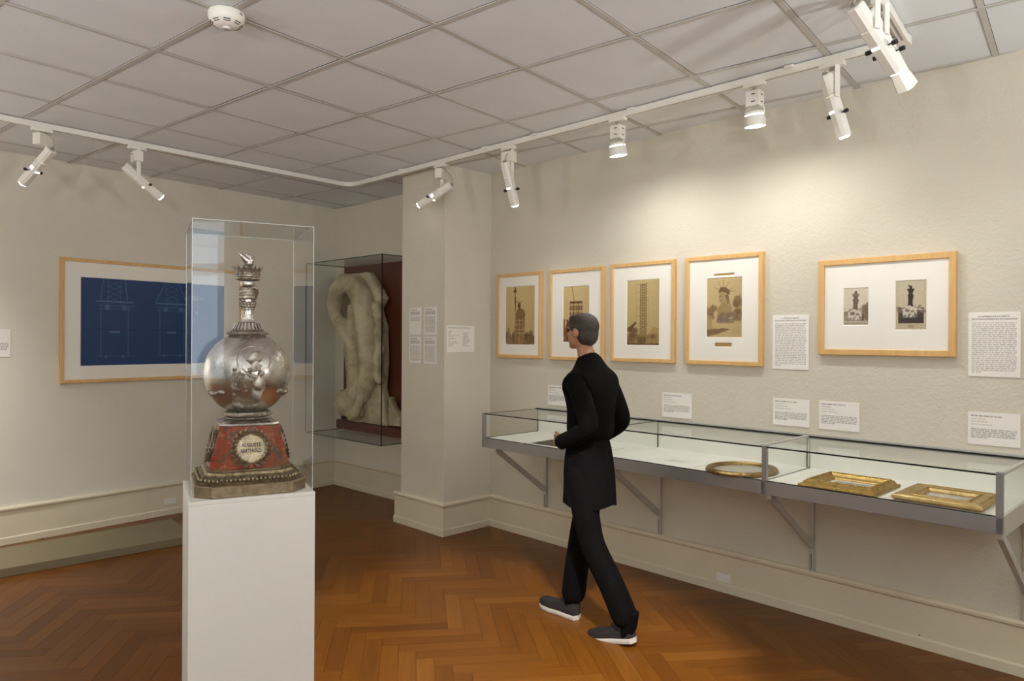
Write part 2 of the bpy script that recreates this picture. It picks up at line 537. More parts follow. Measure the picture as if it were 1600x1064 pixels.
def window(name, loc, rz, w, z0, z1, sky='sky'):
    t = thing(name, None, None, loc, rz); del t['label']; del t['category']
    struct(t)
    f = MB(); h = z1 - z0
    f.box(-w / 2, w / 2, .02, .07, z0, z0 + .05); f.box(-w / 2, w / 2, .02, .07, z1 - .05, z1)
    f.box(-w / 2, -w / 2 + .05, .02, .07, z0, z1); f.box(w / 2 - .05, w / 2, .02, .07, z0, z1)
    f.box(-.03, .03, .02, .07, z0, z1); f.box(-w / 2, w / 2, .02, .07, z0 + h * .68, z0 + h * .68 + .06)
    f.build('window_frame', 'white', t)
    for a, b in ((-w / 2 + .05, -.03), (.03, w / 2 - .05)):
        for c, d in ((z0 + .05, z0 + h * .68), (z0 + h * .68 + .06, z1 - .05)):
            MB().box(a, b, .05, .056, c, d).build('pane', sky, t)
    return t


window('window_1', Vector(((x0 + x1) / 2, FY, 0)), PI, x1 - x0, 1.05, 2.62)
window('window_2', Vector((LX, (y0 + y1) / 2, 0)), PI / 2, y1 - y0, zs, zt, 'sky2')
window('window_3', Vector((LX, (y2 + y3) / 2, 0)), PI / 2, y3 - y2, zs, zt, 'sky2')

# pillar
PN = Vector((3.89, 3.752, 0)); PL = Vector((3.957, 4.29, 0)); PR = Vector((4.372, 3.700, 0))
m = MB(); m.prism([(PN.x, PN.y), (4.42, 3.694), (4.49, 4.30), (PL.x, PL.y)], -.02, H_CEIL + .02)
struct(m.build('wall_pillar', 'wall_p'))


# baseboards: lip, board and moulding swept along a polyline
def offset_path(path, off):
    out = []
    for i, p in enumerate(path):
        ns = []
        if i > 0: d = (p - path[i - 1]).normalized(); ns.append(Vector((-d.y, d.x, 0)))
        if i < len(path) - 1: d = (path[i + 1] - p).normalized(); ns.append(Vector((-d.y, d.x, 0)))
        if len(ns) == 2:
            b = (ns[0] + ns[1]).normalized(); out.append(p + b * (off / max(.2, b.dot(ns[0]))))
        else: out.append(p + ns[0] * off)
    return out


def sweep(path, prof):
    """prof: list of (off, z); room side is to the left of the path"""
    cols = [offset_path(path, o) for o, z in prof]
    rings = [[(cols[k][i].x, cols[k][i].y, prof[k][1]) for k in range(len(prof))] for i in range(len(path))]
    return MB().loft(rings, True)


def baseboard(name, path, h):
    b = struct(sweep(path, [(-.005, .0), (.014, .0), (.014, h - .03), (-.005, h - .03)]).build(name, 'board'))
    sweep(path, [(-.004, 0), (.024, 0), (.024, .046), (.019, .053), (.0, .053)]).build('lip', 'board', b)
    sweep(path, [(-.004, h - .034), (.017, h - .034), (.028, h - .024), (.030, h - .012), (.022, h - .002), (.014, h), (-.004, h)]).build('top_moulding', 'board', b)
    return b


bb_r = baseboard('baseboard_right', [R_NEAR, RP(4.24)], .25)
baseboard('baseboard_pillar', [Vector((4.40, 3.697, 0)), PN, Vector((3.965, 4.36, 0))], .25)
baseboard('baseboard_alcove', [P_A, C1 + Vector((0, 0, 0))], .262)
baseboard('baseboard_back', [C1, Vector((LX, B_L.y, 0))], .268)
MB().lathe([(.0045, 0), (.0045, .004)], 10, Matrix.Translation(RP(1.104, .062, .018)) @ Matrix.Rotation(ROT_R, 4, 'Z') @ Matrix.Rotation(PI / 2, 4, 'X')).build('screw', 'grey', bb_r)

# ------------------------------------------------------------------ ceiling: 600 mm tiles in T-bars
GX, GY, GP = 0.9365, 0.920, 0.600     # a grid crossing (x, y) and the pitch
ceil = struct(MB().box(LX - .1, 4.9, FY - .1, B_L.y + .2, H_CEIL + .035, H_CEIL + .1).build('ceiling', 'plenum'))


def clip(poly, ax, lo, hi):
    for sgn, lim in ((1, lo), (-1, -hi)):
        out = []
        for i in range(len(poly)):
            p, q = poly[i], poly[(i + 1) % len(poly)]
            a, b = sgn * p[ax] - lim, sgn * q[ax] - lim
            if a >= 0: out.append(p)
            if (a >= 0) != (b >= 0):
                t = a / (a - b); out.append((p[0] + (q[0] - p[0]) * t, p[1] + (q[1] - p[1]) * t))
        poly = out
        if len(poly) < 3: return []
    return poly


roompoly = [(p.x, p.y) for p in room]
tile_me = MB().box(-.2865, .2865, -.2865, .2865, 0, .012).mesh('ceiling_tile'); tile_me.materials.append(MT['tile'])
inv_cam = cam.matrix_world.inverted()


def in_view(p, mx=1.12, my=1.12):
    q = inv_cam @ Vector(p)
    if q.z > -.2: return False
    return abs(q.x / -q.z) < .7153 * mx and abs(q.y / -q.z) < .4757 * my


for i in range(-7, 8):
    for j in range(-7, 10):
        xa, ya = GX + i * GP, GY + j * GP
        pl = clip(clip(roompoly, 0, xa + .0135, xa + GP - .0135), 1, ya + .0135, ya + GP - .0135)
        if not pl: continue
        dz = random.uniform(-.0012, .0012)
        if len(pl) == 4 and abs((pl[2][0] - pl[0][0]) * (pl[2][1] - pl[0][1])) > .32:
            o = bpy.data.objects.new('ceiling_tile', tile_me); COL.objects.link(o); o.parent = ceil
            o.location = (xa + GP / 2, ya + GP / 2, H_CEIL + .004 + dz); o.rotation_euler = (random.uniform(-.0015, .0015), random.uniform(-.0015, .0015), 0)
        else:
            MB().prism(pl, H_CEIL + .004 + dz, H_CEIL + .016 + dz).build('ceiling_tile', 'tile', ceil)
for i in range(-6, 8):
    x = GX + i * GP
    pl = clip(roompoly, 0, x - .0115, x + .0115)
    if pl: MB().prism(pl, H_CEIL - .001, H_CEIL + .003).build('grid_bar', 'tbar', ceil)
for j in range(-6, 10):
    y = GY + j * GP
    pl = clip(roompoly, 1, y - .0115, y + .0115)
    if pl: MB().prism(pl, H_CEIL, H_CEIL + .0035).build('grid_bar', 'tbar', ceil)

# ------------------------------------------------------------------ floor: oak herringbone
floor = struct(MB().box(LX - .1, 4.9, FY - .1, B_L.y + .2, -.06, -.006).build('floor', 'sub'))
PW, NP = .082, 6
PLN = PW * NP
g = .0006


def plank_mesh():
    me = MB().box(g, PLN - g, g, PW - g, -.006, 0).mesh('parquet_block')
    uvl = me.uv_layers.new(name='UVMap')
    for lp in me.loops:
        c = me.vertices[lp.vertex_index].co; uvl.data[lp.index].uv = (c.x, c.y)
    me.materials.append(MT['parquet']); return me


pme = plank_mesh()
CA = math.radians(46.3); ORI = Vector((1.307, 3.721, 0))
ex, ey = Vector((math.cos(CA), math.sin(CA), 0)), Vector((-math.sin(CA), math.cos(CA), 0))
planks = []
for a in range(-110, 111):
    for b in range(-110, 111):
        t = (a - b) % (2 * NP)
        if t == 0:
            o0, rot = ex * (a * PW) + ey * (b * PW), CA; mid = o0 + ex * PLN / 2 + ey * PW / 2
        elif t == 2 * NP - 1:
            o0, rot = ex * ((a + 1) * PW) + ey * (b * PW), CA + PI / 2; mid = o0 + ey * PLN / 2 - ex * PW / 2
        else: continue
        o0 = o0 + ORI; mid = mid + ORI
        if not (LX < mid.x < 4.75 and FY < mid.y < 6.1): continue
        if (mid.dot(N_R) - C_R) > .25 or (mid.dot(N_B) - C_B) > .25: continue
        dcam = mid.length
        planks.append((0 if in_view(mid, 1.0, 1.08) else 1, dcam, o0, rot))
planks.sort(key=lambda p: (p[0], p[1]))
near, rest = planks[:290], planks[290:]
for vis, dc, o0, rot in near:
    o = bpy.data.objects.new('parquet_block', pme); COL.objects.link(o); o.parent = floor
    o.location = (o0.x, o0.y, random.uniform(-.0004, 0)); o.rotation_euler = (0, 0, rot)
V, F, UV = [], [], []
for vis, dc, o0, rot in rest:
    c, s_ = math.cos(rot), math.sin(rot); k = len(V)
    q = [(g, g), (PLN - g, g), (PLN - g, PW - g), (g, PW - g)]
    z = random.uniform(-.0004, 0)
    for zz in (z, -.006):
        for (x, y) in q: V.append((o0.x + c * x - s_ * y, o0.y + s_ * x + c * y, zz))
    for f in ((0, 1, 2, 3), (4, 5, 1, 0), (5, 6, 2, 1), (6, 7, 3, 2), (7, 4, 0, 3)):
        F.append(tuple(k + i for i in f)); UV += [q[i % 4] for i in f]
me = bpy.data.meshes.new('parquet_field'); me.from_pydata(V, [], F)
uvl = me.uv_layers.new(name='UVMap'); uvl.data.foreach_set('uv', np.array(UV, dtype=np.float32).reshape(-1))
me.materials.append(MT['parquet']); me.update()
o = bpy.data.objects.new('parquet_field', me); COL.objects.link(o); o.parent = floor; o['kind'] = 'stuff'

# ------------------------------------------------------------------ framed pictures on the walls


def rails(t, w, h, fw, depth, mat):
    o = [(-w / 2, 0), (w / 2, 0), (w / 2, h), (-w / 2, h)]
    i = [(-w / 2 + fw, fw), (w / 2 - fw, fw), (w / 2 - fw, h - fw), (-w / 2 + fw, h - fw)]
    for k in range(4):
        a, b, c, d = o[k], o[(k + 1) % 4], i[(k + 1) % 4], i[k]
        e = .0006
        m = MB(); vs = []
        for y, ins in ((0, 0), (-depth + .003, 0), (-depth, .12), (-depth, .88), (-depth + .003, 1)):
            vs.append((y, ins))
        # cross-section from outer to inner edge
        sec = [(0, 0), (-depth + .003, 0), (-depth, .1), (-depth, .9), (-depth + .003, 1), (-.004, 1)]
        rings = []
        for P, Q in ((a, d), (b, c)):
            rings.append([(P[0] + (Q[0] - P[0]) * f, y, P[1] + (Q[1] - P[1]) * f) for y, f in sec])
        dx = Vector((rings[1][0][0] - rings[0][0][0], 0, rings[1][0][2] - rings[0][0][2])).normalized() * e
        rings[0] = [(p[0] + dx.x, p[1], p[2] + dx.z) for p in rings[0]]; rings[1] = [(p[0] - dx.x, p[1], p[2] - dx.z) for p in rings[1]]
        m.loft(rings, True).build('frame_rail', mat, t)


def mat_board(t, w, h, fw, y, holes):
    """holes: (x0, z0, x1, z1) openings with a cut bevel"""
    xs = sorted({-w / 2 + fw - .003, w / 2 - fw + .003, *[q[0] for q in holes], *[q[2] for q in holes]})
    zs = sorted({fw - .003, h - fw + .003, *[q[1] for q in holes], *[q[3] for q in holes]})
    m = MB(); vid = {}
    for i in range(len(xs) - 1):
        for j in range(len(zs) - 1):
            cx, cz = (xs[i] + xs[i + 1]) / 2, (zs[j] + zs[j + 1]) / 2
            if any(q[0] < cx < q[2] and q[1] < cz < q[3] for q in holes): continue
            m.add([(xs[i], y, zs[j]), (xs[i + 1], y, zs[j]), (xs[i + 1], y, zs[j + 1]), (xs[i], y, zs[j + 1])], [(0, 1, 2, 3)])
    for q in holes:
        b = .0035
        a = [(q[0], y, q[1]), (q[2], y, q[1]), (q[2], y, q[3]), (q[0], y, q[3])]
        c = [(q[0] + b, y + b, q[1] + b), (q[2] - b, y + b, q[1] + b), (q[2] - b, y + b, q[3] - b), (q[0] + b, y + b, q[3] - b)]
        m.add(a + c, [(k, (k + 1) % 4, 4 + (k + 1) % 4, 4 + k) for k in range(4)])
    return m.build('mat_board', 'mat', t)


def picture(name, label, loc, rz, w, h, fw, depth, prints, group=None, cat='framed picture', glaze=True):
    """prints: (canvas, x0, z0, x1, z1, part name)"""
    t = thing(name, label, cat, loc, rz, group)
    rails(t, w, h, fw, depth, 'beech')
    y = -depth + .011
    mat_board(t, w, h, fw, y, [p[1:5] for p in prints])
    for cv, a, b, c, d, nm in prints:
        cv.build(nm, c - a, d - b, t, (a + c) / 2, b, y + .0034)
    MB().box(-w / 2 + fw, w / 2 - fw, -.004, 0, fw, h - fw).build('backing', 'paper', t)
    if glaze:
        MB().add([(-w / 2 + fw, -depth + .006, fw), (w / 2 - fw, -depth + .006, fw), (w / 2 - fw, -depth + .006, h - fw), (-w / 2 + fw, -depth + .006, h - fw)], [(0, 1, 2, 3)]).build('glazing', 'frame_glass', t)
    return t


SEP = (186, 164, 112)


def sepia(w, h, top, bot):
    c = Canvas(w, h, [min(255, v + 16) for v in top])
    c.mix(c.Y ** 1.3, [min(255, v + 12) for v in bot]); c.mix(np.clip((c.X - .6) * 1.6, 0, 1), [v * .86 for v in top], .5); return c


def photo_statue():
    c = sepia(72, 106, (190, 166, 112), (178, 150, 96)); D = (96, 66, 34); Md = (132, 100, 56)
    c.blot(0, .80, 1, 1, 40, .09, .05, (150, 120, 70), (92, 66, 36), 3)
    c.poly([(.30, .98), (.33, .60), (.36, .44), (.44, .38), (.56, .38), (.68, .47), (.66, .62), (.66, .98)], Md)
    c.poly([(.33, .44), (.36, .42), (.35, .12), (.315, .12)], D); c.ell(.33, .085, .05, .03, D); c.ell(.333, .045, .022, .028, D)
    c.ell(.47, .335, .055, .045, D)
    for k in range(5): c.line(.47, .32, .37 + k * .05, .26, .008, D, .8)
    c.blot(.36, .42, .64, .98, 40, .05, .03, (120, 88, 46), (160, 126, 76), 4, .6)
    for y in (.58, .66, .735, .80): c.line(.30, y, .70, y, .008, (206, 182, 130), .9)
    for x in (.36, .48, .6): c.line(x, .56, x, .97, .007, (204, 180, 128), .8)
    c.poly([(.05, .98), (.08, .72), (.14, .70), (.16, .98)], (150, 120, 70)); c.poly([(.72, .98), (.74, .86), (1, .84), (1, .98)], (120, 92, 52))
    c.grain(.05, 1); return c


def photo_scaffold():
    c = sepia(58, 106, (194, 170, 116), (186, 158, 104)); D = (92, 54, 30); L = (206, 184, 134)
    c.line(.34, 0, .44, .28, .010, (110, 80, 46))
    c.rect(.27, .27, .73, .31, D); c.rect(.27, .31, .73, .52, (128, 90, 50), .55)
    for x in (.28, .40, .52, .62, .72): c.line(x, .28, x, .98, .018, D)
    for y in (.36, .41, .47, .53, .58, .66): c.line(.27, y, .74, y, .012, D if y < .52 else L)
    for k in range(6): c.ell(.33 + (k % 3) * .17, .33 + (k // 3) * .12, .07, .03, L, .7, .4)
    c.rect(.30, .56, .74, .60, D); c.rect(.40, .66, .70, .97, (120, 76, 40), .75)
    c.blot(.10, .66, .40, .96, 26, .07, .035, (80, 40, 24), (120, 74, 40), 5, .85)
    c.poly([(.10, .58), (.20, .60), (.36, .68), (.20, .68)], D); c.poly([(0, .56), (.08, .60), (.08, .9), (0, .9)], (128, 86, 46))
    c.blot(0, .88, 1, 1, 24, .10, .03, (150, 116, 66), (86, 54, 30), 6); c.blot(.7, .78, 1, .98, 16, .08, .03, (160, 130, 80), (110, 80, 46), 8)
    c.grain(.06, 2); return c


def photo_lattice():
    c = sepia(66, 112, (182, 160, 106), (172, 146, 88)); D = (108, 84, 46)
    for x in (.43, .49, .55, .60): c.line(x, .06, x - .01 * (x < .5), .86, .010, D, .8)
    for k in range(20):
        y = .07 + k * .04
        c.line(.42, y, .61, y + .03, .007, D, .75); c.line(.61, y, .42, y + .03, .007, D, .75); c.line(.41, y, .62, y, .006, D, .7)
        if k % 3 == 0: c.line(.30, y, .68, y, .005, D, .45)
    for x in (.3, .68): c.line(x, .08, x, .68, .005, D, .35)
    c.poly([(0, .76), (.28, .63), (.30, .67), (.06, .80)], (92, 68, 34)); c.blot(0, .72, .30, .98, 36, .07, .03, (84, 60, 28), (140, 110, 62), 9)
    c.poly([(.62, .88), (.82, .72), (1, .74), (1, .98), (.62, .98)], (166, 138, 86)); c.blot(.3, .84, 1, 1, 40, .07, .03, (110, 84, 44), (172, 142, 86), 10)
    c.rect(.33, .87, .60, .97, (110, 86, 46)); c.line(0, .985, 1, .985, .03, (84, 60, 30), .8)
    c.grain(.05, 3); return c


def photo_head():
    c = sepia(78, 104, (184, 160, 112), (180, 154, 104)); D = (112, 86, 54); Md = (150, 122, 80)
    for x, y in ((.22, .16), (.33, .07), (.48, .045), (.62, .09), (.72, .19), (.80, .23)): c.line(.48, .24, x, y, .010, (138, 110, 72), .9)
    c.poly([(.34, .22), (.40, .16), (.54, .16), (.66, .22), (.66, .29), (.58, .28), (.46, .23), (.34, .26)], D, .9)
    c.poly([(.36, .25), (.46, .24), (.56, .29), (.58, .40), (.50, .44), (.42, .43), (.37, .40), (.34, .34)], (172, 146, 100))
    c.poly([(.52, .28), (.62, .29), (.66, .42), (.58, .45), (.56, .36)], D, .8); c.line(.60, .38, .70, .52, .03, Md)
    c.line(.37, .31, .43, .31, .012, D); c.line(.38, .37, .44, .38, .012, D, .8)
    c.poly([(.42, .42), (.56, .42), (.72, .56), (.70, .64), (.30, .64), (.32, .52)], Md, .75)
    c.blot(0, .48, .22, .68, 16, .07, .05, (118, 92, 56), (150, 122, 80), 12); c.blot(.80, .34, 1, .70, 22, .06, .06, (108, 84, 56), (140, 116, 80), 13)
    c.blot(.3, .60, 1, .72, 30, .07, .03, (110, 92, 78), (150, 126, 92), 14); c.rect(.36, .68, .78, .76, (118, 100, 92), .7)
    c.rect(0, .64, .16, .88, (170, 144, 100), .7); c.poly([(0, .86), (.5, .84), (.68, .86), (.3, .94), (0, .98)], (120, 94, 66), .85); c.line(0, .985, 1, .985, .02, (196, 172, 124))
    c.grain(.045, 4); return c


def photo_arm(w, h, dark, left):
    c = Canvas(w, h, (206, 196, 176) if left else (192, 178, 146))
    X0, X1, Y0, Y1 = (0, 1, 0, 1) if left else (.10, .90, .04, .86)
    D = (112, 98, 82) if left else (56, 44, 38)
    S = lambda x, y: (X0 + (X1 - X0) * x, Y0 + (Y1 - Y0) * y)
    R = lambda a, b, p, q, col, k=1: c.rect(*S(a, b), *S(p, q), col, k)
    P = lambda pts, col, k=1: c.poly([S(*p) for p in pts], col, k)
    R(0, 0, 1, .62, (212, 202, 180) if left else (196, 184, 156))
    R(0, .62, 1, 1, (150, 136, 114) if left else (70, 58, 52))
    c.blot(*S(0, .5 if left else .6), *S(1, .74), 34, .06, .03, (120, 106, 88), (160, 146, 122) if left else (104, 92, 78), 20)
    P([(.36, .60), (.40, .44), (.37, .32), (.43, .25), (.56, .25), (.61, .34), (.56, .46), (.59, .60)], D)
    P([(.35, .19), (.63, .19), (.57, .26), (.41, .26)], D); R(.35, .16, .63, .20, (132, 118, 98) if left else (66, 54, 46))
    P([(.42, .17), (.44, .10), (.54, .08), (.56, .17)], D)
    if not left: P([(.36, .03), (.48, .10), (.44, .14)], D)
    P([(.18, .66), (.42, .56), (.72, .64), (.72, .86), (.18, .86)], (204, 194, 174)); R(.28, .64, .46, .72, (120, 106, 88))
    R(.50, .68, .62, .73, (120, 106, 88)); c.blot(*S(.05, .76), *S(.9, .86), 16, .02, .03, (70, 60, 52), (110, 96, 80), 21)
    if left:
        c.blot(.76, .46, 1, .84, 30, .06, .06, (96, 82, 68), (140, 124, 104), 22); R(0, .88, 1, .93, (186, 174, 152)); R(0, .95, 1, 1, (176, 162, 138))
    else:
        R(0, .86, 1, 1, (62, 50, 46)); c.line(.1, .90, .9, .90, .006, (150, 134, 104)); c.ell(.5, .925, .1, .03, (150, 134, 100), .7, .5)
        c.line(.12, .955, .88, .955, .005, (160, 144, 112)); c.blot(*S(0, .64), *S(1, .68), 12, .05, .015, (206, 194, 170), (226, 216, 196), 23)
    c.grain(.05, 5); return c


def caption(w, h):
    c = Canvas(w, h, (176, 146, 92)); c.line(.1, .35, .9, .35, .12, (120, 92, 50), .6); c.line(.2, .7, .8, .7, .10, (120, 92, 50), .5); return c


def hung(label, s0, s1, z0, z1, fw, prints, depth=.028):
    """prints given as (canvas, s_left, s_right, z_bottom, z_top, part)"""
    sc = (s0 + s1) / 2; w = s0 - s1
    return picture('framed_photograph', label, RP(sc, z0), ROT_R, w, z1 - z0, fw, depth,
                   [(cv, -(a - sc), b0 - z0, -(b - sc), b1 - z0, nm) for cv, a, b, b0, b1, nm in prints], 'framed photographs along the right wall')


hung('beech frame with a sepia photograph of a scaffolded statue, beside the pillar', 4.122, 3.644, 1.342, 1.990, .024, [(photo_statue(), 4.033, 3.716, 1.441, 1.891, 'photograph')])
hung('beech framed sepia photograph of a scaffold cage, behind the walking person', 3.562, 3.058, 1.338, 1.988, .024, [(photo_scaffold(), 3.435, 3.191, 1.465, 1.864, 'photograph')])
hung('beech framed sepia photograph of a tall lattice tower over rubble', 2.999, 2.497, 1.342, 1.992, .024, [(photo_lattice(), 2.871, 2.614, 1.450, 1.878, 'photograph')])
hung('beech framed sepia photograph of a crowned head, captions above and below', 2.420, 1.916, 1.340, 1.993, .026,
     [(photo_head(), 2.278, 2.046, 1.502, 1.859, 'photograph'), (caption(30, 8), 2.232, 2.095, 1.868, 1.885, 'caption_slip'), (caption(30, 10), 2.224, 2.108, 1.447, 1.476, 'caption_slip')])
hung('wide beech frame holding two small photographs of a torch arm', 1.603, .958, 1.415, 1.915, .031,
     [(photo_arm(46, 66, False, True), 1.477, 1.350, 1.568, 1.763, 'photograph'), (photo_arm(56, 86, True, False), 1.226, 1.083, 1.543, 1.789, 'photograph')])


def blueprint():
    c = Canvas(200, 124, (28, 62, 112)); L = (128, 168, 184); T = (100, 140, 162)
    c.mix(.5 + .5 * np.sin(c.X * 9), (24, 54, 108), .35); c.blot(0, 0, 1, 1, 60, .12, .1, (24, 54, 102), (34, 72, 116), 31, .25)
    for cx, wd in ((.21, 0), (.60, 1)):
        for k in (-1, 1):
            c.line(cx + k * (.07 if wd == 0 else .05), .02, cx + k * (.085 if wd == 0 else .11), .25, .007, L, .55)
            c.line(cx + k * .04, .02, cx + k * .04, .30, .006, L, .4)
        for q in range(4):
            y = .03 + q * .06
            c.line(cx - .04, y, cx + .04, y + .06, .005, L, .4); c.line(cx + .04, y, cx - .04, y + .06, .005, L, .4)
        c.line(cx - .115, .265, cx + .12, .268, .012, L, .6); c.line(cx - .10, .31, cx + .13, .315, .008, T, .6); c.line(cx - .10, .35, cx + .12, .352, .006, T, .5)
        c.line(cx - .085, .32, cx - .085, .90, .007, L, .5); c.line(cx + .09, .32, cx + .09, .90, .007, L, .5)
        for q in (-.06, .05): c.rect(cx + q, .31, cx + q + .03, .36, T, .5)
        c.rect(cx - .035, .605, cx + .035, .622, (170, 186, 190), .45)
        c.rect(cx - .06, .885, cx - .045, .91, (150, 170, 176), .4); c.rect(cx + .05, .885, cx + .065, .91, (150, 170, 176), .4); c.line(cx - .12, .89, cx + .14, .895, .005, T, .5)
    c.line(0, .585, 1, .585, .006, (18, 34, 66), .8)
    for q, (a, b) in enumerate(((.715, .80), (.70, .83), (.72, .79))): c.line(a, .165 + q * .022, b, .16 + q * .022, .012, (196, 206, 204), .6)
    c.rect(.775, .35, .79, .39, (150, 170, 176), .5); c.line(.78, .37, .78, .9, .006, T, .4)
    c.grain(.03, 6); return c


FRB = picture('framed_blueprint', 'wide beech framed blue architectural drawing on the back wall', BP(2.705, 1.130), ROT_B, 1.463, .950, .027, .03,
              [(blueprint(), -.592, .128, .567, .812, 'blueprint')], None, 'framed drawing')

# ------------------------------------------------------------------ printed labels


def label_canvas(kind, w, h, seed):
    r = np.random.RandomState(seed)
    c = Canvas(w, h, (240, 236, 228)); ink = (128, 122, 116)

    def row(y, x0, x1, k=.62, th=.62, pitch=.03):
        x = x0
        while x < x1 - .02:
            q = min(x1, x + r.uniform(.035, .13)); c.rect(x, y, q, y + pitch * th, ink, k * r.uniform(.75, 1), .012); x = q + .018
    if kind == 'page':
        n = 26; p = .80 / n
        for i in range(n): row(.155 + i * p, .07, .93 if i < n - 1 else .25, .55, .5, p)
    elif kind == 'card':
        row(.09, .06, .66, .7, .7, .06); row(.19, .06, .34, .4, .6, .05); row(.27, .06, .40, .38, .6, .05); row(.36, .06, .5, .38, .6, .05)
        for i in range(6): row(.50 + i * .053, .06, .94 if i < 5 else .4, .6, .62, .053)
    elif kind == 'two':
        row(.07, .06, .88, .6, .7, .05)
        for i in range(11): row(.2 + i * .055, .06, .10 + .36 * r.rand(), .45, .6, .05)
        for i in range(9): row(.26 + i * .06, .58, .66 + .24 * r.rand(), .5, .6, .05)
    elif kind == 'tall':
        row(.06, .08, .68, .75, .7, .05); c.rect(.08, .14, .9, .26, ink, .25, .03)
        for i in range(4): row(.14 + i * .035, .08, .9, .3, .6, .035)
        for i in range(14 if seed % 2 else 4): row(.34 + i * .042, .08, .92, .5, .62, .042)
    return c


def wall_label(label, loc, rz, w, h, kind, seed, title=None, group=None, thick=.004, res=None):
    t = thing('wall_label', label, 'label', loc, rz, group)
    MB().box(-w / 2, w / 2, -thick, 0, 0, h).build('card', 'paper', t, bevel=.0006)
    W = res or 110
    label_canvas(kind, W, int(W * h / w), seed).build('printed_face', w - .001, h - .001, t, 0, .0005, -thick - .0004)
    if title:
        for q, ln in enumerate(title):
            o = text_mesh('title_line', ln, .0100, 'ink', t, (0, -thick - .0009, h * (.935 - q * .042)), sx=.95)
            ww = max(v.co.x for v in o.data.vertices) - min(v.co.x for v in o.data.vertices); o.scale.x = min(.95, w * .86 / ww)
    return t


LG = 'printed labels on the right wall'


def rlabel(label, s0, s1, z0, z1, kind, seed, title=None):
    return wall_label(label, RP((s0 + s1) / 2, z0), ROT_R, s0 - s1, z1 - z0, kind, seed, title, LG)


rlabel('tall white text panel between the crowned-head and torch-arm pictures', 1.866, 1.661, 1.329, 1.630, 'page', 1, ['LA TÊTE DE LA LIBERTÉ :', 'EXPOSITION UNIVERSELLE DE 1878 PARIS'])
rlabel('tall white text panel at the right end, beside the wide double-photograph frame', .912, .709, 1.328, 1.624, 'page', 2, ['LE FLAMBEAU DE LA LIBERTÉ :', 'EXPOSITION UNIVERSELLE DE 1876 PHILADELPHIE'])
rlabel('small white caption card below the tall panel near the crowned head', 1.861, 1.655, 1.017, 1.166, 'card', 3)
rlabel('small white caption card under the left corner of the wide double frame', 1.604, 1.395, 1.017, 1.168, 'card', 4)
rlabel('small white caption card at the right end, low over the gold frames', .911, .707, 1.013, 1.163, 'card', 5)
rlabel('small white caption card alone over the oval frame and white sheet', 2.596, 2.382, 1.001, 1.155, 'card', 6)
rlabel('small white caption card half hidden behind the walking person', 3.590, 3.381, 1.006, 1.151, 'card', 7)
wall_label('landscape two-column text card on the lit face of the pillar', Vector((4.049, 3.7346, 1.383)), math.atan2(3.694 - 3.752, 4.42 - 3.89), .282, .204, 'two', 8)
pa = (PL - PN).normalized(); rzp = math.atan2(-pa.y, -pa.x)


def plabel(label, a, z0, h, seed):
    p = PN + pa * a; p.z = z0
    return wall_label(label, p - Vector((pa.y, -pa.x, 0)) * 0.001, rzp, .155, h, 'tall', seed, None, 'text sheets on the shaded pillar face', .004, 70)


plabel('upper left text sheet of four on the shaded pillar face', .361, 1.515, .213, 10)
plabel('upper right text sheet of four on the shaded pillar face', .168, 1.515, .213, 11)
plabel('lower left text sheet of four on the shaded pillar face', .361, 1.292, .208, 13)
plabel('lower right text sheet of four on the shaded pillar face', .168, 1.292, .208, 15)
wall_label('white text card at the left edge of the back wall', BP(1.56, 1.335), ROT_B, .21, .20, 'card', 9)


def plate(label, loc, rz, w=.092, h=.048):
    t = thing('wall_socket', label, 'socket', loc, rz)
    MB().box(-w / 2, w / 2, -.008, 0, 0, h).build('cover_plate', 'white', t, bevel=.001)
    MB().box(-w * .24, w * .24, -.0088, -.0075, h * .2, h * .8).build('flap', 'white', t)


plate('white socket plate on the skirting below the display case', RP(2.149, .060, .014), ROT_R)
plate('white socket plate on the skirting behind the trophy pedestal', BP(2.80, .085, .014), ROT_B, .10, .05)

# ------------------------------------------------------------------ wall-hung glass display cases
OFF = .56; ZB, ZD, ZT = .740, .802, .972


def bracket(parent, x):
    b = MB().box(x - .012, x + .012, -.022, -.002, .246, ZB - .002).build('bracket', 'alu_l', parent)
    MB().box(x - .0015, x + .0015, -.0232, -.0215, .256, .345).build('slot', 'black', b)
    MB().box(x - .011, x + .011, -.52, -.022, ZB - .026, ZB - .002).build('arm', 'alu_l', b)
    m = MB(); h = .016
    a, c = Vector((x, -.50, ZB - .02)), Vector((x, -.022, .385))
    d = (c - a).normalized(); nn = Vector((0, -d.z, d.y)) * h
    m.loft([[(x - .011, p.y + nn.y, p.z + nn.z), (x + .011, p.y + nn.y, p.z + nn.z), (x + .011, p.y - nn.y, p.z - nn.z), (x - .011, p.y - nn.y, p.z - nn.z)] for p in (a, c)])
    m.build('brace', 'alu_l', b)


def pane(t, vs, name, mat='glass'):
    MB().add(vs, [(0, 1, 2, 3)]).build(name, mat, t)


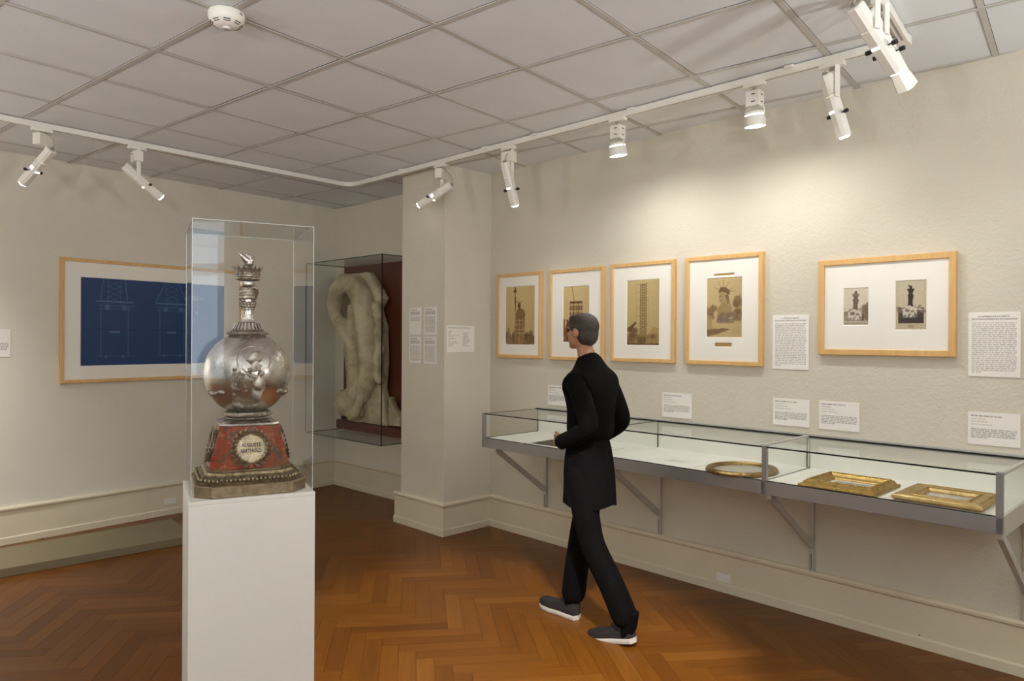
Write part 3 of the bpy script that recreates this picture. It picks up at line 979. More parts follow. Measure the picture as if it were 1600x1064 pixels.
def case(label, sl, sr, left_post, right_post, splits, brs, left_pane):
    """sl, sr: far and near end along the wall; local x runs to the near end"""
    t = thing('display_case', label, 'display case', RP(sl), ROT_R, 'display cases under the pictures')
    W = sl - sr; px = .024
    MB().box(.003, W - .003, -OFF + .012, -.002, ZB + .003, ZD).build('deck', 'deck', t)
    MB().box(0, W, -OFF, -OFF + .012, ZB, ZD + .002).build('front_rail', 'alu', t, bevel=.0012)
    if left_post: MB().box(0, px, -OFF, -OFF + .022, ZB, ZT + .004).build('corner_post', 'alu', t, bevel=.001); MB().box(0, .010, -OFF + .022, -.002, ZB, ZD + .002).build('end_rail', 'alu', t)
    if right_post: MB().box(W - px, W, -OFF, -OFF + .022, ZB, ZT + .008).build('corner_post', 'alu', t, bevel=.001); MB().box(W - .010, W, -OFF + .022, -.002, ZB, ZD + .004).build('end_rail', 'alu_l', t)
    MB().box(.003, W - .003, -.010, -.002, ZD, ZT - .012).build('back_panel', 'deck', t)
    MB().box(0, W, -.022, -.002, ZT - .004, ZT + .012).build('wall_rail', 'alu_l', t)
    MB().box(.004, W - .004, -.030, -.022, ZT - .003, ZT + .004).build('rear_seal', 'seal', t)
    xa, xb = (px if left_post else .004), (W - px if right_post else W - .004)
    yb, yf = -.030, -OFF + .006
    MB().box(xa, xb, yf - .003, yf + .004, ZT - .005, ZT + .0015).build('front_seal', 'seal', t)
    MB().box(xa, xb, yf - .002, yf + .006, ZD + .001, ZD + .006).build('sill_seal', 'seal', t)
    cuts = [xa] + splits + [xb]
    for i in range(len(cuts) - 1):
        a, b = cuts[i] + .001, cuts[i + 1] - .001
        pane(t, [(a, yf, ZT - .001), (b, yf, ZT - .001), (b, yb, ZT - .001), (a, yb, ZT - .001)], 'glass_top')
        pane(t, [(a, yf, ZD + .004), (b, yf, ZD + .004), (b, yf, ZT - .005), (a, yf, ZT - .005)], 'glass_front')
    for x in splits:
        pane(t, [(x, yf, ZD), (x, yb + .018, ZD), (x, yb + .018, ZT - .004), (x, yf, ZT - .004)], 'glass_partition')
        MB().box(x - .003, x + .003, yf, -.012, ZT - .002, ZT + .002).build('glass_edge', 'gl_edge', t)
        MB().box(x - .003, x + .003, yf - .001, yf + .003, ZD, ZT).build('glass_edge', 'gl_edge', t)
        MB().box(x - .003, x + .003, -.016, -.010, ZD, ZT - .004).build('glass_edge', 'gl_edge', t)
    if left_pane:
        x = .012
        pane(t, [(x, yf, ZD), (x, -.012, ZD), (x, -.012, ZT), (x, yf, ZT)], 'glass_end')
        for q in ((yf, yf + .005, ZD, ZT), (-.018, -.012, ZD, ZT), (yf, -.012, ZT - .004, ZT), (yf, -.012, ZD, ZD + .004)):
            MB().box(x - .002, x + .002, q[0], q[1], q[2], q[3]).build('glass_edge', 'gl_edge', t)
    x = W - .012
    pane(t, [(x, yf + .02, ZD), (x, -.012, ZD), (x, -.012, ZT), (x, yf + .02, ZT)], 'glass_end')
    MB().box(x - .004, x + .012, yf + .016, -.022, ZT - .006, ZT + .006).build('end_bar', 'alu_l', t)
    MB().box(x - .002, x + .002, -.016, -.010, ZD, ZT - .004).build('glass_edge', 'gl_edge', t)
    for s in brs: bracket(t, sl - s)
    return t


case('long grey wall-hung glass case holding the white sheet and oval frame', 3.690, 1.650, True, False, [1.07], (3.600, 2.605), True)
case('short grey wall-hung glass case at the right holding two gold frames', 1.649, .660, True, True, [], (1.632, .678), False)


# ------------------------------------------------------------------ things lying in the cases
def moulded_frame(name, label, loc, rz, w, d, prof, mat, bead=None, picture_fn=None, cat='frame', group=None, tilt=0):
    """prof: (inward, height) from outer edge to sight edge"""
    t = thing(name, label, cat, loc, rz, group); t.rotation_euler = (tilt, 0, rz)
    cs = [(-w / 2, -d / 2), (w / 2, -d / 2), (w / 2, d / 2), (-w / 2, d / 2)]
    sg = [(1, 1), (-1, 1), (-1, -1), (1, -1)]
    for k in range(4):
        rings = []
        for q in (k, (k + 1) % 4):
            rings.append([(cs[q][0] + sg[q][0] * i, cs[q][1] + sg[q][1] * i, z) for i, z in prof])
        MB().loft(rings, True).build('frame_rail', mat, t)
    if bead:
        for inw, z, r, step, nm in bead:
            for k in range(4):
                a, b = Vector((cs[k][0] + sg[k][0] * inw, cs[k][1] + sg[k][1] * inw, z)), Vector((cs[(k + 1) % 4][0] + sg[(k + 1) % 4][0] * inw, cs[(k + 1) % 4][1] + sg[(k + 1) % 4][1] * inw, z))
                n = max(3, int((b - a).length / step)); m = MB(); ax = (b - a).normalized()
                for i in range(n):
                    p = a.lerp(b, (i + .5) / n)
                    rr = (r * 1.35, r * .8, r) if abs(ax.x) > .5 else (r * .8, r * 1.35, r)
                    m.ball(p, rr, 8, 5)
                m.build(nm, mat, t, smooth=True, kind='stuff')
    i = prof[-1][0]
    if picture_fn: picture_fn(t, w - 2 * i, d - 2 * i)
    return t


def view_in_mat(t, w, d):
    c = Canvas(60, 44, (244, 240, 230)); c.rect(.24, .30, .80, .78, (150, 160, 168)); c.rect(.24, .56, .80, .78, (122, 134, 140), .8)
    c.blot(.26, .42, .78, .66, 14, .08, .05, (110, 124, 132), (170, 178, 182), 41, .7)
    c.build('small_view', w + .004, d + .004, t, 0, -d / 2 - .002, .006, True)
    pane(t, [(-w / 2, -d / 2, .010), (w / 2, -d / 2, .010), (w / 2, d / 2, .010), (-w / 2, d / 2, .010)], 'glazing', 'frame_glass')


def misty_view(t, w, d):
    c = Canvas(60, 44, (186, 190, 194)); c.mix(c.Y, (206, 208, 208)); c.blot(.62, .2, .9, .6, 10, .05, .08, (150, 156, 164), (176, 180, 186), 42, .6)
    c.line(0, .62, 1, .6, .02, (168, 174, 180), .6)
    c.build('misty_painting', w + .004, d + .004, t, 0, -d / 2 - .002, .006, True)
    pane(t, [(-w / 2, -d / 2, .009), (w / 2, -d / 2, .009), (w / 2, d / 2, .009), (-w / 2, d / 2, .009)], 'glazing', 'frame_glass')


DZ = ZD + .0005
P1 = [(.004, .0), (.0, .008), (.002, .014), (.014, .016), (.022, .030), (.034, .034), (.042, .026), (.050, .020), (.066, .014), (.070, .010), (.070, .004), (.012, .0)]
moulded_frame('gilt_frame', 'ornate beaded gold frame with a white mat, left of the two in the case', RP(1.305, DZ, .375), ROT_R, .345, .340, P1, 'gold',
              [(.033, .033, .0055, .0125, 'bead_row')], view_in_mat, 'frame', 'gold frames in the right case')
P2 = [(.010, .004), (.0, .014), (.002, .022), (.008, .026), (.018, .024), (.022, .030), (.030, .031), (.060, .022), (.064, .026), (.072, .024), (.080, .014), (.082, .004), (.02, .002)]
moulded_frame('gilt_frame', 'broad flat pale gold frame with a misty picture, nearest the case end', RP(.905, DZ, .350), ROT_R, .345, .345, P2, 'gold_l',
              [(.070, .0265, .0028, .0075, 'bead_row')], misty_view, 'frame', 'gold frames in the right case')

t = thing('oval_frame', 'oval gilt frame with a pale picture lying beside the case divider', 'frame', RP(1.845, DZ, .385), ROT_R)
MB().lathe([(.168, .0), (.176, .006), (.176, .014), (.168, .022), (.158, .020), (.152, .024), (.144, .016), (.140, .006), (.140, .002)], 56, cap=False, sy=1.16).build('oval_rim', 'gold_o', t, smooth=True)
MB().lathe([(.0005, .003), (.141, .003), (.141, .006), (.0005, .006)], 48, sy=1.16).build('oval_picture', m_plain('pale_watercolour', rgb(186, 182, 168), .6, var=.14, scale=14), t)
MB().lathe([(.0005, .0085), (.140, .0085)], 48, cap=False, sy=1.16).build('glazing', 'frame_glass', t)

t = thing('mounted_sheet', 'white mounted sheet with a small faint drawing, left of the oval frame', 'paper', RP(2.235, DZ, .405), ROT_R - .05)
MB().box(-.165, .165, -.13, .13, 0, .004).build('mount', 'paper', t, bevel=.0008)
c = Canvas(40, 30, (226, 222, 210)); c.line(.2, .6, .7, .35, .03, (150, 146, 134), .7); c.blot(.2, .3, .9, .7, 8, .08, .05, (190, 184, 170), (206, 200, 188), 44, .6)
c.build('faint_drawing', .13, .085, t, .0, -.03, .0045, True)

t = thing('mounted_print', 'dark print on a white mount at the far end of the long case', 'print', RP(3.03, DZ, .385), ROT_R + .06)
MB().box(-.30, .30, -.155, .16, 0, .004).build('mount', 'paper', t, bevel=.0008)
c = Canvas(70, 40, (74, 68, 56)); c.mix(c.Y, (56, 52, 44)); c.blot(0, 0, 1, 1, 30, .1, .1, (60, 56, 46), (104, 96, 78), 45, .5); c.line(.1, .7, .9, .5, .02, (120, 112, 92), .6)
c.build('dark_print', .50, .23, t, 0, -.115, .0045, True)

# ------------------------------------------------------------------ ceiling lighting track
TZ0, TZ1 = H_CEIL - .036, H_CEIL - .0015


def seg_box(a, b, wd, z0, z1):
    d = (b - a).normalized(); n = Vector((-d.y, d.x, 0)) * wd / 2
    return MB().prism([((a - n).x, (a - n).y), ((b - n).x, (b - n).y), ((b + n).x, (b + n).y), ((a + n).x, (a + n).y)], z0, z1)


K0, K1, K2 = Vector((3.440, .603, 0)), Vector((3.868, 4.700, 0)), Vector((-2.05, 5.215, 0))
K1b = Vector((3.78, 4.862, 0)); K3 = Vector((-2.05, .606, 0))
trk = thing('lighting_track', 'white ceiling track running round three sides of the room', 'track', (0, 0, 0))
r1 = seg_box(K0, K1, .034, TZ0, TZ1).build('track_rail', 'lamp', trk, bevel=.002)
r2 = seg_box(K1b, K2, .034, TZ0, TZ1).build('track_rail', 'lamp', trk, bevel=.002)
r3 = seg_box(K0 + Vector((.0, .0, 0)), K3, .034, TZ0, TZ1).build('track_rail', 'lamp', trk, bevel=.002)
for r, a, b in ((r1, K0, K1), (r2, K1b, K2), (r3, K0, K3)):
    seg_box(a.lerp(b, .01), b.lerp(a, .01), .008, TZ0 - .0006, TZ0 + .001).build('groove', 'grey', r)
m = MB(); pts = []
for i in range(9):
    q = i / 8; pts.append(K1.lerp(Vector((3.886, 4.853, 0)), q).lerp(Vector((3.886, 4.853, 0)).lerp(K1b, q), q))
for i in range(8):
    s_ = seg_box(pts[i], pts[i + 1], .034, TZ0, TZ1); m.add(s_.v, s_.f)
m.build('corner_piece', 'lamp', trk)
MB().box(K0.x - .022, K0.x + .022, K0.y - .022, K0.y + .022, TZ0 - .001, TZ1).build('corner_piece', 'lamp', trk, bevel=.002)
for a in (.12, .34, .52, .63, .86):
    p = K0.lerp(K1, a); d = (K1 - K0).normalized(); n = Vector((-d.y, d.x, 0)) * .024
    seg_box(p + n - d * .02, p + n + d * .02, .014, H_CEIL - .014, H_CEIL - .001).build('ceiling_clip', 'lamp', trk)


# ------------------------------------------------------------------ track spotlights
def lamp_light(parent, name, loc, power, size, blend=.5, radius=.03):
    l = bpy.data.lights.new(name, 'SPOT'); l.energy = power; l.color = HALOGEN; l.spot_size = math.radians(size); l.spot_blend = blend; l.shadow_soft_size = radius
    o = bpy.data.objects.new(name, l); COL.objects.link(o); o.parent = parent; o.location = loc; return o


def aim_matrix(frm, to, roll_ref=Vector((0, 0, 1))):
    z = (frm - to).normalized()                      # local -z points at the target
    x = roll_ref.cross(z).normalized(); y = z.cross(x)
    return Matrix((x, y, z)).transposed().to_4x4()


def projector(label, mount, target, box=True, stem=.20, track_dir=Vector((0, 1, 0)), L=(.10, .19), w=.056, power=1.0, size=70, blend=.95, hood=False, knob=True, push=0):
    """long-bodied track projector; built at the mount point, body swung at the stem's foot"""
    t = thing('track_spotlight', label, 'spotlight', (mount.x, mount.y, TZ0), 0, 'spotlights on the ceiling track')
    piv = Vector((0, 0, -stem)); mount = Vector((mount.x, mount.y, TZ0))
    A = aim_matrix(mount + piv, target)
    side = A.to_3x3() @ Vector((1, 0, 0))
    ang = math.atan2(track_dir.y, track_dir.x); RT = Matrix.Rotation(ang, 4, 'Z')
    MB().box(-.055, .055, -.016, .016, -.020, 0, RT).build('track_adapter', 'lamp', t)
    so = side * (w / 2 + .006)
    RS = Matrix.Translation(Vector((so.x, so.y, 0))) @ Matrix.Rotation(math.atan2(side.y, side.x), 4, 'Z')
    MB().box(-.003, .003, -.013, .013, -stem - .012, -.018, RS).build('stem', 'lamp', t, bevel=.001)
    MB().box(-.012, .012, -.012, .012, -.032, -.015).build('swivel', 'grey', t)
    if box:
        MB().box(-.05, .045, -.028, .024, -.105, -.035, RS @ Matrix.Translation(Vector((-.028, 0, 0)))).build('driver_box', 'lamp', t, bevel=.002)
    B = Matrix.Translation(piv) @ A
    h = w / 2
    oct_ = lambda r: [(r, r * .55), (r * .55, r), (-r * .55, r), (-r, r * .55), (-r, -r * .55), (-r * .55, -r), (r * .55, -r), (r, -r * .55)]
    hs = MB().loft([[(x, y, z) for x, y in oct_(h * k)] for z, k in ((L[0], .86), (L[0] - .006, 1), (.004, 1), (.002, .97))], True, B).build('rear_housing', 'lamp', t)
    MB().box(-h * .3, h * .3, -h * .3, h * .3, L[0], L[0] + .012, B).build('end_cap', 'grey', hs)
    br = MB().loft([[(x, y, z) for x, y in oct_(h * k)] for z, k in ((0, .97), (-.002, 1), (-L[1] + .002, 1), (-L[1], .97), (-L[1], .80), (-L[1] + .02, .78))], False, B).build('barrel', 'lamp', t)
    MB().loft([[(x, y, -L[1] + .006) for x, y in oct_(h * .79)], [(x, y, -L[1] - .005) for x, y in oct_(h * .74)], [(x, y, -L[1] - .009) for x, y in oct_(h * .5)]], True, B).build('lens', 'lens', t)
    MB().box(-h * .55, h * .55, -h - .0015, -h + .001, -.075, -.066, B).build('light_slot', 'slot', br)
    MB().box(-h - .0012, -h + .001, -h * .4, h * .4, -.070, -.052, B).build('light_slot', 'slot', br)
    if knob:
        for sg in (-1, 1):
            kb = MB().tube([(sg * h, 0, -.085), (sg * (h + .022), 0, -.085)], .003, 6, B).build('knob', 'black', t)
            MB().tube([(sg * (h + .018), 0, -.085), (sg * (h + .034), 0, -.085)], [.009, .009], 10, B).build('knob_head', 'black', kb)
    if hood:
        MB().loft([[(x, y, z) for x, y in oct_(r)] for z, r in ((-L[1] + .004, h + .002), (-L[1] - .05, h * 1.25), (-L[1] - .05, h * 1.2), (-L[1] + .006, h))], False, B).build('hood', 'lamp', t)
    top = B @ Vector((0, 0, L[0] + .01)); c0 = Vector((0.02, 0, -.02)); ou = (top - c0); mid = (top + c0) / 2 + Vector((ou.x, ou.y, 0)).normalized() * .05 + side * .03
    crv = [c0.lerp(mid, q).lerp(mid.lerp(top, q), q) for q in [i / 8 for i in range(9)]]
    MB().tube(crv, .0028, 6).build('cable', 'beige_wire', t, smooth=True)
    lo = lamp_light(t, 'projector_light', (B @ Vector((0, 0, -L[1] - (.055 if hood else .012) - push))), SPOT_W * power, size, blend)
    lo.rotation_euler = A.to_euler()
    return t


def floodlamp(label, mount, target, track_dir, power=1.0, size=110):
    """transformer box with a reflector drum on a yoke below it"""
    t = thing('track_spotlight', label, 'spotlight', (mount.x, mount.y, TZ0), 0, 'spotlights on the ceiling track')
    ang = math.atan2(track_dir.y, track_dir.x); RT = Matrix.Rotation(ang, 4, 'Z')
    MB().box(-.055, .055, -.016, .016, -.018, 0, RT).build('track_adapter', 'lamp', t)
    MB().tube([(0, 0, -.016), (0, 0, -.045)], .010, 10).build('swivel', 'grey', t)
    bx = MB().box(-.034, .034, -.030, .030, -.118, -.042, RT).build('transformer_box', 'lamp', t, bevel=.002)
    for z in (-.058, -.094): MB().box(-.0345, -.0335, -.014, .006, z - .005, z, RT).build('vent_slot', 'black', bx)
    for z in (-.058, -.094): MB().box(-.016, .004, .0298, .0305, z - .005, z, RT).build('vent_slot', 'black', bx)
    piv = Vector((0, 0, -.165)); mount = Vector((mount.x, mount.y, TZ0))
    A = aim_matrix(mount + piv, target); B = Matrix.Translation(piv) @ A
    sd = A.to_3x3() @ Vector((1, 0, 0))
    for sg in (-1, 1):
        q = sd * (.050 * sg)
        MB().tube([Vector((0, 0, -.118)) + q * .5, Vector((0, 0, -.128)) + q, piv + q], .004, 6).build('yoke_arm', 'lamp', t)
    MB().lathe([(.030, .030), (.046, .022), (.047, .018), (.047, .010)], 20, B).build('rear_dish', 'lamp', t, smooth=True)
    MB().lathe([(.049, .002), (.052, -.020), (.052, -.048), (.049, -.048), (.047, .0)], 24, B, cap=False).build('reflector_drum', 'lamp', t, smooth=True)
    MB().lathe([(.046, -.034), (.046, -.036)], 20, B).build('lens', 'lens', t)
    MB().lathe([(.045, .008), (.045, .004)], 20, B).build('bright_gap', 'slot', t)
    MB().tube([(-.01, 0, -.02), (-.04, .01, -.028), (-.03, .005, -.043)], .0025, 6).build('cable', 'beige_wire', t)
    lo = lamp_light(t, 'flood_light', (B @ Vector((0, 0, -.042))), SPOT_W * power, size, .8, .03)
    lo.rotation_euler = A.to_euler()
    return t


TR = (K1 - K0).normalized(); TB = (K2 - K1b).normalized(); TX = Vector((1, 0, 0))


def on1(y): return K0 + TR * ((y - K0.y) / TR.y)
def on2(x): return K1b + TB * ((x - K1b.x) / TB.x)


projector('white long projector spotlight before the pillar, aimed at the far corner', on1(3.68), Vector((3.13, 5.30, 1.62)), True, .20, TR, power=.3, size=60)
projector('white long projector spotlight just right of the pillar, pointing down', on1(2.98), Vector((4.27, 2.98, 1.17)), True, .20, TR, power=.32, size=90)
floodlamp('white box spotlight with reflector drum above the tower picture', on1(2.10), Vector((3.85, 2.02, .85)), TR, 1.2, 172)
floodlamp('white box spotlight with reflector drum above the crowned-head picture', on1(1.275), Vector((3.74, 1.24, .85)), TR, 1.2, 172)
projector('white long projector spotlight with side knobs, right of both drum lamps', on1(.905), Vector((3.92, .58, 1.20)), False, .15, TR, power=.3, size=90)
projector('large white projector spotlight nearest the viewer, upper right', Vector((2.80, .606, 0)), Vector((3.78, .10, 1.60)), False, .15, TX, power=.22, size=70)
projector('hooded white projector spotlight partly behind the nearest large one', Vector((2.95, .606, 0)), Vector((3.90, .18, 1.60)), False, .12, TX, power=.22, size=70, hood=True)
projector('white projector spotlight on the back track at far left, facing left', on2(1.63), Vector((1.15, 5.96, 1.55)), True, .20, TB, power=.22, size=100)
projector('white projector spotlight on the back track pointing right, above the blueprint', on2(2.18), Vector((3.70, 4.76, 1.38)), True, .20, TB, power=.25, size=90)

# ------------------------------------------------------------------ smoke detector
t = thing('smoke_detector', 'round white slotted smoke detector on the ceiling, upper left', 'smoke detector', (1.535, 2.705, H_CEIL))
MB().lathe([(.068, 0), (.070, -.004), (.070, -.020), (.066, -.034), (.055, -.047), (.040, -.056), (.026, -.060), (.0005, -.060)], 40).build('body', 'white', t, smooth=True)
MB().lathe([(.019, -.059), (.017, -.067), (.010, -.070), (.0005, -.070)], 24).build('sensor_nose', 'alu_l', t, smooth=True)
for i in range(8):
    a = 2 * PI * i / 8 + .3
    for r, z in ((.0585, -.0440), (.0515, -.0490)):
        MB().box(-.0016, .0016, -.013, .013, -.0014, .0014, Matrix.Rotation(a, 4, 'Z') @ Matrix.Translation((r, 0, z)) @ Matrix.Rotation(.75, 4, 'Y')).build('slot', 'black', t)
MB().box(-.001, .001, -.008, .008, -.018, -.010, Matrix.Rotation(-1.2, 4, 'Z') @ Matrix.Translation((.0702, 0, 0))).build('maker_plate', 'grey', t)

# ------------------------------------------------------------------ low platform along the back wall
t = thing('low_platform', 'low grey-beige barrier platform on the floor below the blueprint', 'platform')
pf = [(-1.9, 5.685), (-1.9, 6.02), (2.72, 5.61), (2.60, 5.025)]
pf = [(-1.9, 5.69), (2.62, 5.012), (2.74, 5.600), (-1.9, 6.005)]
MB().prism(pf, 0.0, .055).build('top_board', 'platform', t, bevel=.003)

# ------------------------------------------------------------------ niche: glass case, red-brown board and plaster fragment


def baked(o):
    """replace an object's modifiers by the mesh they make"""
    dg = bpy.context.evaluated_depsgraph_get(); me = bpy.data.meshes.new_from_object(o.evaluated_get(dg))
    o.modifiers.clear(); old = o.data; o.data = me; bpy.data.meshes.remove(old)
    for p in me.polygons: p.use_smooth = True
    return o


def sculpt(mb, name, mat, parent, voxel=.014, smooth=6, disp=0):
    o = mb.build(name, mat, parent)
    r = o.modifiers.new('r', 'REMESH'); r.mode = 'VOXEL'; r.voxel_size = voxel
    s_ = o.modifiers.new('s', 'SMOOTH'); s_.iterations = smooth; s_.factor = .5
    if disp:
        tx = bpy.data.textures.new('lumps', 'CLOUDS'); tx.noise_scale = .12
        d = o.modifiers.new('d', 'DISPLACE'); d.texture = tx; d.strength = disp; d.mid_level = .5
    return baked(o)


t = thing('glass_case', 'tall clear glass wall case enclosing the plaster fragment in the niche', 'display case', AP(0), ROT_A)
S0, S1, GO, GZ0, GZ1 = .20, 1.41, .45, .585, 2.19
for nm, q in (('glass_front', [(S0, -GO, GZ0), (S1, -GO, GZ0), (S1, -GO, GZ1), (S0, -GO, GZ1)]), ('glass_side', [(S1, -GO, GZ0), (S1, -.01, GZ0), (S1, -.01, GZ1), (S1, -GO, GZ1)]),
              ('glass_side', [(S0, -GO, GZ0), (S0, -.01, GZ0), (S0, -.01, GZ1), (S0, -GO, GZ1)]), ('glass_top', [(S0, -GO, GZ1), (S1, -GO, GZ1), (S1, -.01, GZ1), (S0, -.01, GZ1)]),
              ('glass_bottom', [(S0, -GO, GZ0), (S1, -GO, GZ0), (S1, -.01, GZ0), (S0, -.01, GZ0)])):
    pane(t, q, nm)
e = .0035
for z in (GZ0, GZ1):
    MB().box(S0, S1, -GO - e, -GO + e, z - e, z + e).build('glass_edge', 'gl_edge', t)
    for x in (S0, S1): MB().box(x - e, x + e, -GO, -.01, z - e, z + e).build('glass_edge', 'gl_edge', t)
for x in (S0, S1): MB().box(x - e * 1.2, x + e * 1.2, -GO - e, -GO + e, GZ0, GZ1).build('glass_edge', 'seal', t)
bd = MB().box(.225, 1.46, -.045, -.002, .69, 2.185).build('back_board', 'redwood', t)
MB().box(.225, 1.46, -.13, -.002, .600, .685).build('ledge', 'redwood', t, bevel=.003)
MB().box(.19, .225, -.05, -.004, 1.93, 2.10).build('wall_clip', 'black', t); MB().box(.19, .225, -.05, -.004, .66, .76).build('wall_clip', 'black', t)

t = thing('plaster_fragment', 'old cream plaster fragment with a looped arm, in the niche glass case', 'sculpture', AP(0, .688), ROT_A)
dz = -.688
sl = MB().prism([(.33, 2.10), (.76, 2.10), (1.0, 1.85), (.90, 1.76), (.98, 1.60), (1.0, 1.28), (.98, 1.05), (1.08, .692), (.44, .692), (.42, 1.0), (.36, 1.5)], .055, .15, Matrix.Rotation(PI / 2, 4, 'X'))
sl.v = [(x, y, z + dz) for x, y, z in sl.v]
for c, r in (((.55, -.14, 2.0), (.2, .06, .1)), ((.80, -.13, 1.86), (.17, .07, .14)), ((.70, -.12, 1.0), (.28, .06, .30))):
    sl.ball((c[0], c[1], c[2] + dz), r)
sculpt(sl, 'slab', 'plaster', t, .016, 4, .02)


def path3(p, off, dz=dz): return [Vector((x, -o, z + dz)) for (x, z), o in zip(p, off if isinstance(off, (list, tuple)) else [off] * len(p))]


lp = MB().tube(path3([(.72, 1.37), (.56, 1.55), (.45, 1.70), (.41, 1.82), (.45, 1.93), (.56, 2.0), (.70, 1.98), (.81, 1.88), (.875, 1.73), (.90, 1.55), (.90, 1.30), (.86, 1.08), (.74, .93)], [.24, .27, .28, .28, .27, .26, .25, .25, .25, .24, .23, .21, .18]),
                [.055, .060, .066, .074, .084, .094, .100, .104, .106, .104, .098, .090, .08], 14)
lp.tube(path3([(.58, 1.80), (.62, 1.62), (.66, 1.42), (.68, 1.2), (.66, .98)], [.17, .19, .2, .2, .18]), [.06, .075, .085, .09, .085], 12)
lp.tube(path3([(.80, 1.10), (.68, .98), (.56, .88), (.48, .84)], [.18, .2, .22, .22]), [.08, .095, .105, .085], 12)
lp.ball((.47, -.2, .87 + dz), (.10, .10, .13)); lp.ball((.60, -.17, .80 + dz), (.15, .09, .09))
sculpt(lp, 'looped_arm', 'plaster', t, .014, 8, .012)
dr = MB()
for i in range(7):
    z = 1.76 - i * .075; dr.ball((.955 + .018 * (i % 2) + .005 * i, -.19 + .01 * (i % 3), z + dz), (.055, .055, .062))
dr.tube(path3([(.95, 1.80), (.98, 1.5), (.99, 1.24), (.97, 1.16)], .18), [.05, .048, .05, .03], 8)
dr.tube(path3([(.90, 1.28), (.97, 1.15), (1.02, 1.07)], .17), [.05, .06, .03], 8)
sculpt(dr, 'drapery_fold', 'plaster', t, .010, 3)
st = MB().tube(path3([(.985, 1.30), (.90, 1.12), (.80, .94), (.70, .76)], .235), [.022, .034, .040, .045], 6)
sculpt(st, 'strap', 'plaster', t, .010, 2)
ch = MB().prism([(1.06, .97), (1.14, .86), (1.23, .80), (1.23, .695), (1.05, .695)], .06, .12, Matrix.Rotation(PI / 2, 4, 'X')); ch.v = [(x, y, z + dz) for x, y, z in ch.v]
sculpt(ch, 'loose_chip', 'plaster', t, .012, 3, .01)

# ------------------------------------------------------------------ pedestal, acrylic cover and silver trophy
PC = Vector((1.298, 2.147, 0)); PYAW = -math.radians(24.5); HW = .184; PZ = 1.0
t = thing('display_pedestal', 'tall plain white square pedestal carrying the silver trophy', 'pedestal', PC, PYAW)
MB().box(-HW, HW, -HW, HW, .002, PZ - .012).build('body', 'white', t, bevel=.002)
MB().box(-HW, HW, -HW, HW, PZ - .0118, PZ).build('top_panel', 'white', t, bevel=.0015)
MB().box(-HW + .012, HW - .012, -HW + .012, HW - .012, 0, .004).build('foot', 'black', t)

AW, AZ1 = .1765, .84
t = thing('acrylic_cover', 'clear acrylic box cover over the silver trophy on the white pedestal', 'display cover', PC + Vector((0, 0, PZ)), PYAW)
e = .0011
for k in range(4):
    R4 = Matrix.Rotation(k * PI / 2, 4, 'Z')
    MB().add([R4 @ Vector(p) for p in ((-AW, -AW, .001), (AW, -AW, .001), (AW, -AW, AZ1), (-AW, -AW, AZ1))], [(0, 1, 2, 3)]).build('side_panel', 'acryl', t)
    MB().box(-AW - e, -AW + e, -AW - e, -AW + e, .001, AZ1, R4).build('corner_edge', 'acr_edge', t)
    MB().box(-AW, AW, -AW - e, -AW + e, AZ1 - e, AZ1 + e, R4).build('top_edge', 'acr_edge', t)
MB().add([(-AW, -AW, AZ1), (AW, -AW, AZ1), (AW, AW, AZ1), (-AW, AW, AZ1)], [(0, 1, 2, 3)]).build('top_panel', 'acryl', t)

T = thing('silver_trophy', 'ornate silver globe and torch trophy on a red marble base', 'trophy', PC + Vector((0, 0, PZ + .0005)), PYAW)


def octa(h, f): return [(-f, -h), (f, -h), (h, -f), (h, f), (f, h), (-f, h), (-h, f), (-h, -f)]


def octloft(stack): return MB().loft([[(x, y, z) for x, y in octa(h, f)] for z, h, f in stack])


octloft([(0, .162, .117), (.002, .165, .119), (.033, .165, .119), (.035, .163, .1175)]).build('base_slab', 'gilt', T)
md = octloft([(.035, .147, .106), (.045, .150, .108), (.052, .144, .104), (.060, .132, .094), (.068, .128, .090), (.070, .120, .084)]).build('leaf_moulding', 'bronze', T)
m = MB()
o8 = octa(.149, .107)
for k in range(8):
    a, b = Vector((*o8[k], .048)), Vector((*o8[(k + 1) % 8], .048)); n = max(3, int((b - a).length / .0125))
    for i in range(n): m.ball(a.lerp(b, (i + .5) / n), (.0062, .0062, .0075), 8, 5)
m.build('leaf_beads', 'bronze', md, smooth=True, kind='stuff')
octloft([(.070, .126, .085), (.076, .1265, .0855), (.078, .122, .083)]).build('lower_trim', 'gilt', T)
octloft([(.078, .1215, .0825), (.205, .0885, .0665)]).build('marble_block', 'marble', T)
octloft([(.205, .0895, .067), (.209, .0905, .068), (.214, .088, .066), (.220, .078, .058), (.224, .066, .05)]).build('top_plate', 'silver', T)
MB().lathe([(.058, .222), (.056, .228), (.066, .229), (.074, .233), (.076, .239), (.073, .246), (.062, .250), (.052, .252)], 48).build('base_ring', 'silver_d', T, smooth=True)
m = MB()
for i in range(44):
    a = 2 * PI * i / 44; m.ball((.0755 * math.cos(a), .0755 * math.sin(a), .239), .0042, 6, 4)
m.build('ring_beads', 'silver_d', T, smooth=True, kind='stuff')
GC, GR = Vector((0, 0, .371)), .135
gl = MB().ball(GC, GR, 64, 40).build('globe', 'silver', T, smooth=True)
for p in gl.data.polygons: p.use_smooth = True


def on_globe(x, z, lift=0):
    """front of the globe, x to the right, z up, both in metres across the front"""
    y = -math.sqrt(max(1e-6, GR * GR - x * x - z * z)); v = Vector((x, y, z)); return GC + v * ((GR + lift) / GR)


def rel_ball(m, x, z, r, lift=.0):
    m.ball(on_globe(x, z, lift + .004), r, 14, 10)


